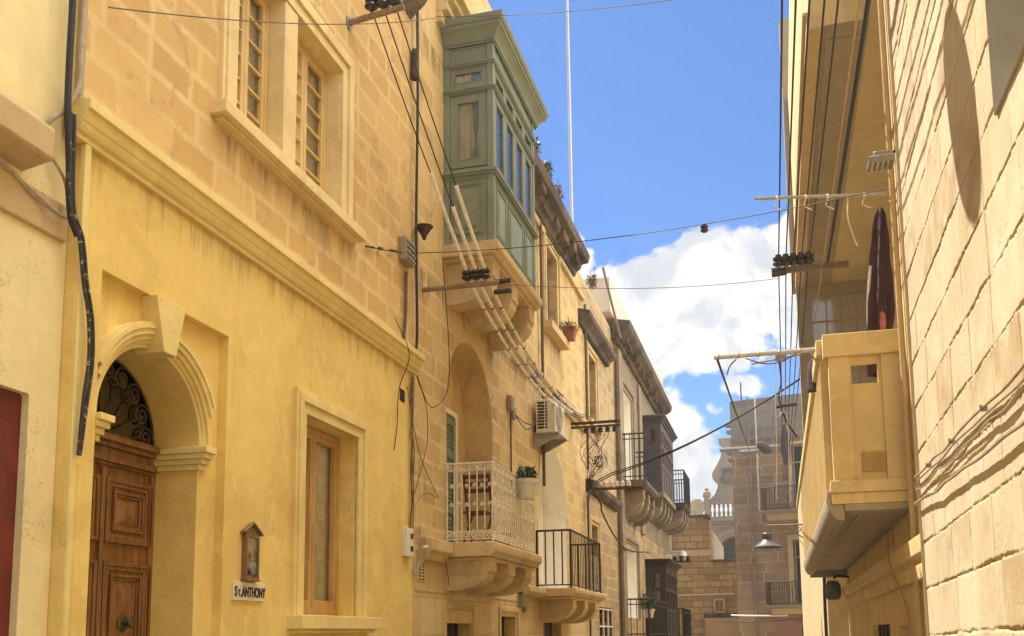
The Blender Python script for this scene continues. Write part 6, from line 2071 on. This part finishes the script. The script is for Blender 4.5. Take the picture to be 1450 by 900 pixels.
wall_vent(XS, 10.78, 11.0, 2.22, 2.44, 'small pale pierced vent below the cable tangle')
wall_vent(XS, 14.55, 14.8, 5.98, 6.22, 'small pale pierced vent under the last bracket of the green balcony')
for (y, z, lab) in ((14.75, 5.10, 'grey box with looped cable right of the loggia arch'), (15.35, 2.02, 'small grey meter box below the black balcony ledge')):
    t = thing('junction_box', (XS, y, z), lab, 'box')
    MB().use('grey_box').box(XS, XS + 0.09, y, y + 0.18, z, z + 0.24).box(XS, XS + 0.06, y + 0.26, y + 0.40, z - 0.08, z + 0.12).build('casing', parent=t, bevel=0.008)
    m = MB().use('cable')
    if z > 3:
        for k in range(2):
            m.tube(smooth_path([(XS + 0.05, y + 0.3, z + 0.0), (XS + 0.12, y + 0.8, z - 0.16 + 0.1 * k), (XS + 0.2, y + 1.2, z + 0.05), (XS + 0.3, y + 1.35, z + 0.35)]), 0.009, 4)
        m.tube([(XS + 0.02, y + 0.2, z), (XS + 0.02, y + 0.2, 3.75)], 0.012, 5)
    else:
        m.tube(smooth_path([(XS + 0.03, y + 0.05, z + 0.24), (XS + 0.03, y + 0.0, z + 0.4), (XS + 0.03, y + 0.1, 2.3)]), 0.009, 4)
    m.build('wire', parent=t)
# rainwater pipes on the amber house
for (x, y, z0, z1, lab) in ((-3.96, 17.02, 4.2, 9.2, 'thin brown pipe running down left of the high shuttered window'), (-3.97, 21.4, 5.2, 9.0, 'thin brown pipe on the seam between amber and ochre houses'), (-3.95, 21.2, 0.5, 4.6, 'pale pipe down the amber house below the twin cable'), (-3.98, 25.9, 0.5, 8.9, 'dark pipe on the seam between ochre and grey houses')):
    cable([(x, y, z0), (x, y + 0.02, (z0 + z1) / 2), (x, y, z1)], 0.03, 'grey_pipe' if 'pale' in lab else 'brown_cable', lab, name='rain_pipe', cat='pipe')

# mast, roof plants, roof wire
tag(MB().use('mast').tube([(-4.55, 23.0, 9.8), (-4.56, 23.0, 15.0), (-4.58, 23.0, 19.0)], 0.042, 12, r2=0.036).build('mast'), 'tall thin white mast rising from the roof behind the amber house', 'mast')
for (y, sz, lab, lf) in ((14.6, 0.32, 'dark leafy weed clump on the roof edge next to the green balcony', 'leaf'), (15.5, 0.3, 'silvery leafed plant on the blackened roof edge', 'leaf2'), (16.5, 0.26, 'dark green weed on the blackened roof edge', 'leaf'), (17.4, 0.2, 'dry twiggy weed on the roof edge near the white mast', 'dry'), (21.15, 0.3, 'dry tangled weed at the end of the blackened roof cornice', 'dry'), (25.6, 0.35, 'dry tangled weed on the roof edge below the pale parapet', 'dry')):
    t = thing('roof_plant', (-3.75, y, 9.68), lab, 'plant', 'weeds growing on the roof edges')
    x0 = -3.72 if y < 21 else -3.75
    z0 = 9.70 if y < 21 else 9.3
    m = MB().use(lf)
    m.leaves((x0, y, z0 + 0.14), (0.12, sz, 0.16), 150, 0.075)
    if lf == 'leaf':
        m.use('leaf2').leaves((x0 + 0.03, y, z0 + 0.18), (0.12, sz, 0.14), 60, 0.07)
    m.build('foliage', parent=t)
    m = MB().use('dry')
    for k in range(12):
        a, b = random.uniform(-0.12, 0.14), random.uniform(-sz, sz)
        m.tube([(x0, y + b * 0.4, z0), (x0 + a * 0.6, y + b * 0.8, z0 + 0.15), (x0 + a, y + b, z0 + random.uniform(0.2, 0.38))], 0.006, 4)
    m.build('stem', parent=t)
cable(sag((-3.55, 21.5, 9.85), (-3.75, 25.3, 9.35), 0.03), 0.03, 'grey_metal', 'grey cable slung from the blackened cornice to the next roof', n=6)

# wires across the street
cable(sag((-3.85, 10.9, 9.3), (0.5, 9.75, 8.2), 0.12, 24), 0.0045, 'brown_cable', 'thin wire crossing the street at the top, above the green balcony', n=5, group=None)
cable(sag((-3.90, 4.9, 5.52), (-3.85, 10.9, 9.28), 0.1, 20), 0.005, 'brown_cable', 'thin wire rising along the golden wall across the upper double window', n=5)
t = thing('stay_wire', (-3.99, 9.2, 5.6), 'middle wire across the street with a small hanging insulator', 'cable')
pa_, pb_ = Vector((-3.98, 10.3, 5.98)), Vector((1.1, 8.6, 5.35))
pts = sag(pa_, pb_, 0.13, 28)
MB().use('cable').tube(pts, 0.0048, 5).tube(sag((-4.0, 9.15, 5.62), pa_, 0.01, 6), 0.006, 5).build('wire', parent=t)
m = MB().use('rust')
for (a, b, rr_) in ((0.0, 0.18, 0.012), (0.28, 0.36, 0.018), (0.55, 0.72, 0.015)):
    P0, P1 = Vector((-4.0, 9.15, 5.62)), pa_
    m.tube([P0.lerp(P1, a), P0.lerp(P1, b)], rr_, 6)
m.build('turnbuckle', parent=t)
m = MB().use('ceramic')
pin_insulator(m, tuple(pts[19] - Vector((0, 0, 0.045))), 0.7)
m.build('insulator', parent=t)
cable(sag((-3.10, 11.1, 5.80), (0.2, 14.0, 6.55), 0.1, 24), 0.0042, 'brown_cable', 'lower wire across the street from the long timber arm to the right arm', n=5)

# right arm with six insulators and the overhead lines running to it
rt = thing('insulator_bracket', (XY, 14, 6.6), 'steel arm with a row of dark insulators under the right-hand soffit', 'bracket', 'wall arms carrying insulators')
MB().use('arm_wood').box(0.10, XY + 0.02, 13.97, 14.03, 6.62, 6.70).build('arm', parent=rt)
line_x = [0.22, 0.32, 0.42, 0.53, 0.63, 0.80]
ARMZ = 6.80
for x in line_x[:5]:
    m = MB().use('ceramic')
    pin_insulator(m, (x - 0.02, 14.0, ARMZ), 1.5)
    m.build('insulator', parent=rt)
m = MB().use('ceramic')
m.tube([(0.10, 14, 6.63), (0.14, 14, 6.63), (0.24, 14, 6.64), (0.30, 14, 6.645)], 0.055, 10)
m.build('end_insulator', parent=rt)
names_ = ('outermost', 'second', 'third', 'fourth', 'fifth')
for k, x in enumerate(line_x[:5]):
    pts = sag((x + 0.03, -6, 6.05), (x - 0.02, 14.0, ARMZ - 0.02), 0.25, 30) + sag((x - 0.02, 14.0, ARMZ - 0.02), (0.3 + 0.03 * k, 34, 6.6), 0.35, 14)[1:]
    cable(pts, 0.009, 'cable', '%s of five black overhead lines running to the insulators of the right arm' % names_[k], group='overhead lines along the street')
cable(sag((0.84, -6, 6.0), (0.86, 14.0, 6.72), 0.15, 30), 0.022, 'cable', 'thick black bundled overhead cable nearest the right-hand wall')
cable(sag((0.76, -6, 6.0), (0.80, 17.3, 6.9), 0.2, 30), 0.008, 'honey_wood', 'thin yellow cord running beside the thick overhead cable', cat='cord')
# cables clipped along the rough wall
for k, (z0, z1, r_, mt) in enumerate(((2.66, 2.62, 0.008, 'grey_pipe'), (2.62, 2.57, 0.006, 'grey_pipe'), (2.57, 2.53, 0.005, 'grey_pipe'), (2.47, 2.40, 0.010, 'grey_pipe'))):
    rr = random.Random(k + 20)
    pts = [(0.972 - 0.008 * (k % 2), y, z0 + (z1 - z0) * (7.46 - y) / 4 + rr.uniform(-0.014, 0.014)) for y in np.linspace(7.47, 3.3, 14)]
    cable(smooth_path([(1.02, 7.50, z0 - 0.02)] + pts, 4), r_, mt, ('topmost cable clipped along the rough stone wall', 'second cable along the rough stone wall, just below the topmost', 'thin pale cable looping under the clipped pair on the rough wall', 'lowest grey conduit along the rough stone wall')[k], n=6)
t = thing('cable_clip', (0.97, 5.4, 2.6), 'small grey clips holding the cables on the rough stone wall', 'clip')
m = MB().use('grey_metal')
for y in (4.1, 5.0, 5.9, 6.8):
    z = 2.66 - 0.04 * (7.46 - y) / 4
    m.box(0.955, 0.99, y - 0.005, y + 0.005, z - 0.016, z + 0.014)
build_each(m, 'clip_bar', t)

# clothes poles and cloth by the loggia
p1 = thing('clothes_pole', (1.0, 9.5, 5.6), 'thin pale pole with string loops sticking out high above the yellow balcony', 'pole')
MB().use('steel').tube([(XY + 0.03, 9.5, 5.68), (-0.06, 9.5, 5.79)], 0.017, 8).build('pole', parent=p1)
m = MB().use('tube')
for x in (0.15, 0.42, 0.62, 0.95):
    m.lathe([(0.019, -0.012), (0.025, 0), (0.019, 0.012)], (x, 9.5, 5.68 + 0.11 * (1.15 - x) / 1.21), 'x', 8)
    zz = 5.66 + 0.11 * (1.15 - x) / 1.21
    m.tube(smooth_path([(x, 9.5, zz), (x - 0.02, 9.5, zz - 0.07), (x + 0.05, 9.5, zz - 0.12)]), 0.005, 4)
m.tube(smooth_path([(0.80, 9.5, 5.7), (0.79, 9.5, 5.5), (0.83, 9.5, 5.3), (0.86, 9.5, 5.2)]), 0.007, 4)
m.build('string', parent=p1)
p2 = thing('clothes_pole', (0.4, 8.9, 4.2), 'stout white pole with eyelets sticking out from the corner of the yellow balcony', 'pole')
MB().use('pole').tube([(0.52, 9.0, 4.09), (-0.48, 9.0, 4.09)], 0.022, 8).build('pole', parent=p2)
m = MB().use('steel')
for k in range(6):
    x = -0.44 + 0.18 * k
    m.lathe([(0.023, -0.012), (0.03, 0), (0.023, 0.012)], (x, 9.0, 4.09), 'x', 8)
m.tube([(0.5, 9.0, 3.95), (0.42, 9.0, 3.97), (0.36, 9.0, 4.08)], 0.01, 5)
m.build('eyelet', parent=p2)
m = MB().use('cable').tube(smooth_path([(-0.2, 9.0, 4.06), (-0.05, 9.0, 4.0), (0.1, 9.0, 4.0), (0.25, 9.0, 4.07)]), 0.005, 4)
m.tube(smooth_path([(-0.28, 9.0, 4.06), (-0.34, 9.0, 4.0), (-0.37, 9.0, 3.92)]), 0.006, 4)
m.build('cord', parent=p2)
cable([(-0.45, 9.0, 4.07), (-0.9, 41.0, 8.9)], 0.012, 'cable', 'dark line from the tip of the stout white pole down to the brown house', cat='cord')
cable(smooth_path([(0.05, 9.0, 4.06), (0.05, 9.0, 3.9), (0.04, 9.0, 3.3), (0.02, 9.0, 2.75)], 4), 0.003, 'white', 'white string hanging from the stout white pole', cat='cord', name='string')
cable(smooth_path([(0.12, 9.0, 4.03), (0.13, 9.0, 3.7), (0.06, 9.0, 3.75), (0.05, 9.0, 3.5), (0.14, 9.0, 3.5), (0.13, 9.0, 2.7)], 4), 0.0025, 'white', 'thin white string with a knotted loop beside the longer hanging string', cat='cord', name='string')
p3 = thing('line_bracket', (0.5, 17.4, 6.2), 'small grey bracket arm on the outer edge of the yellow end wall', 'bracket')
MB().use('steel').tube([(0.55, 17.4, 6.35), (-0.28, 17.4, 6.25)], 0.022, 6).box(0.12, 0.28, 17.36, 17.44, 6.26, 6.38).build('arm', parent=p3)
m = MB().use('black').tube(smooth_path([(0.18, 17.4, 6.3), (0.2, 17.4, 5.9), (0.15, 17.4, 5.6), (0.25, 17.4, 5.2), (0.42, 17.4, 4.9)]), 0.014, 5)
m.tube([(0.1, 17.4, 5.45), (0.45, 17.4, 5.48)], 0.03, 6)
m.build('cable', parent=p3)

cl = thing('hanging_cloth', (1.05, 9.55, 4.0), 'long dark plum cloth with a pink patch hanging from the high pale pole', 'cloth')
m = MB().use('purple')
lev = [(5.56, 1.085, 0.02), (5.50, 1.09, 0.045), (5.30, 1.075, 0.06), (5.0, 1.05, 0.075), (4.7, 1.035, 0.10), (4.4, 1.02, 0.105), (4.15, 1.0, 0.10), (3.95, 0.99, 0.09)]
nn = 60
lev = [tuple(np.interp(q, np.arange(len(lev)), [l[i] for l in lev]) for i in range(3)) for q in np.linspace(0, len(lev) - 1, 40)]
vs = []
for (z, cxx, wd) in lev:
    for i in range(nn):
        a = 2 * math.pi * i / nn
        rr = wd * (1 + 0.26 * math.sin(5 * a + z * 1.9) + 0.14 * math.sin(9 * a - z * 3) + 0.06 * math.sin(z * 17 + a))
        vs.append((cxx + rr * math.cos(a), 9.55 + rr * 0.8 * math.sin(a), z + 0.02 * math.sin(3 * a)))
m.add(vs, [(q * nn + i, q * nn + (i + 1) % nn, (q + 1) * nn + (i + 1) % nn, (q + 1) * nn + i) for q in range(len(lev) - 1) for i in range(nn)])
m.build('drape', parent=cl)
m = MB().use('pink').lathe([(0, 0.12), (0.025, 0.08), (0.03, 0.0), (0.02, -0.1), (0, -0.13)], (1.04, 9.46, 4.42), 'z', 10)
m.build('patch', parent=cl)
m = MB().use('white_cloth').tube(smooth_path([(0.97, 9.53, 5.0), (0.945, 9.53, 4.8), (0.925, 9.53, 4.5), (0.92, 9.53, 4.2), (0.915, 9.53, 3.98)]), 0.016, 6, r2=0.022)
m.build('lining', parent=cl)
cl2 = thing('hanging_cloth', (0.45, 10.2, 3.6), 'dark cloth draped over the outer top rail of the yellow balcony', 'cloth')
m = MB().use('dark_cloth').tube(smooth_path([(0.50, 10.05, 4.30), (0.44, 10.0, 4.26), (0.41, 9.95, 4.15), (0.405, 9.92, 4.02), (0.41, 9.9, 3.93)]), 0.025, 8, r2=0.055)
m.build('drape', parent=cl2)
fl_ = thing('floodlight', (1.08, 8.4, 5.4), 'grey floodlight on the wall corner above the downpipe', 'lamp')
m = MB().use('grey_metal').box(0.86, 1.06, 8.10, 8.28, 5.36, 5.42).box(0.9, 1.05, 8.13, 8.25, 5.42, 5.47)
m.build('housing', parent=fl_, bevel=0.01)
m = MB().use('steel')
for k in range(5):
    m.box(0.88 + k * 0.04, 0.895 + k * 0.04, 8.1, 8.28, 5.345, 5.36)
m.build('fin', parent=fl_)
MB().use('black').tube([(1.12, 8.2, 5.5), (1.03, 8.2, 5.46)], 0.012, 5).build('bracket', parent=fl_)
bl = thing('bulkhead_lamp', (XY - 0.1, 17.0, 2.0), 'dark barrel shaped lantern on the wall under the far end of the yellow balcony', 'lamp')
MB().use('black').tube([(XY, 17.0, 2.46), (XY - 0.2, 17.0, 2.48), (XY - 0.24, 17.0, 2.44)], 0.02, 6).build('bracket', parent=bl)
MB().use('shade_metal').lathe([(0, 0.16), (0.08, 0.15), (0.12, 0.08), (0.13, -0.06), (0.1, -0.15), (0.0, -0.17)], (XY - 0.26, 17.0, 2.25), 'z', 18).build('body', parent=bl)
cable(smooth_path([(0.80, 18.5, 2.6), (0.79, 18.6, 2.0), (0.79, 18.6, 1.0)], 4), 0.03, 'cable', 'dark cable down the pale house edge under the barrel lantern')
cable(smooth_path([(XY - 0.11, 9.85, 2.45), (XY - 0.11, 9.8, 2.2), (XY - 0.02, 9.5, 1.8), (XY - 0.02, 9.3, 1.4)], 4), 0.007, 'grey_pipe', 'thin pale wire curving down the ochre wall below the balcony')

# small things on the brown house front
tag(MB().use('white').box(0.9, 1.5, 40.7, 40.76, 2.02, 2.28).build('shop_panel'), 'small pale patterned panel above the mauve shopfront', 'sign')
cable(sag((-2.2, 41, 2.0), (1.2, 40.6, 2.15), 0.1), 0.014, 'cable', 'black wire sagging across the mauve shopfront')
cable(sag((-1.9, 41.3, 2.25), (0.3, 40.8, 2.2), 0.02), 0.035, 'tube', 'pale pipe bracket across the shopfront of the brown house', name='pipe', cat='pipe')
cable([(-0.62, 41.6, 11.3), (-0.62, 41.6, 6.5)], 0.03, 'white', 'long pale pipe hanging down the front of the brown house', name='pipe', cat='pipe')
cable([(-1.2, 43, 11.2), (-1.2, 43, 12.3)], 0.03, 'rust', 'rusty rod standing on the roof of the brown house', name='rod', cat='rod')
cable([(-0.95, 43, 11.2), (-0.95, 43, 11.6)], 0.03, 'rust', 'short rusty rod on the roof of the brown house beside the taller one', name='rod', cat='rod')

# thin warm air: one closed box of even haze round the whole place, sky outside
HAZE = 0.0013
hm = bpy.data.materials.new('haze air')
hm.use_nodes = True
ht = NT(hm.node_tree)
ht.n.clear()
hv = ht.new('ShaderNodeVolumePrincipled', {'Color': (1.0, 0.96, 0.88), 'Density': HAZE, 'Anisotropy': 0.35})
ho = ht.new('ShaderNodeOutputMaterial')
ht.l.new(hv.outputs[0], ho.inputs['Volume'])
M['haze'] = hm
hb = MB().box(-610, 610, -610, 910, -1.2, 21).build('haze', 'haze', loc=(0, 0, 0))
tag(hb, kind='stuff')

for o in bpy.data.objects:
    if '_o' in o:
        del o['_o']
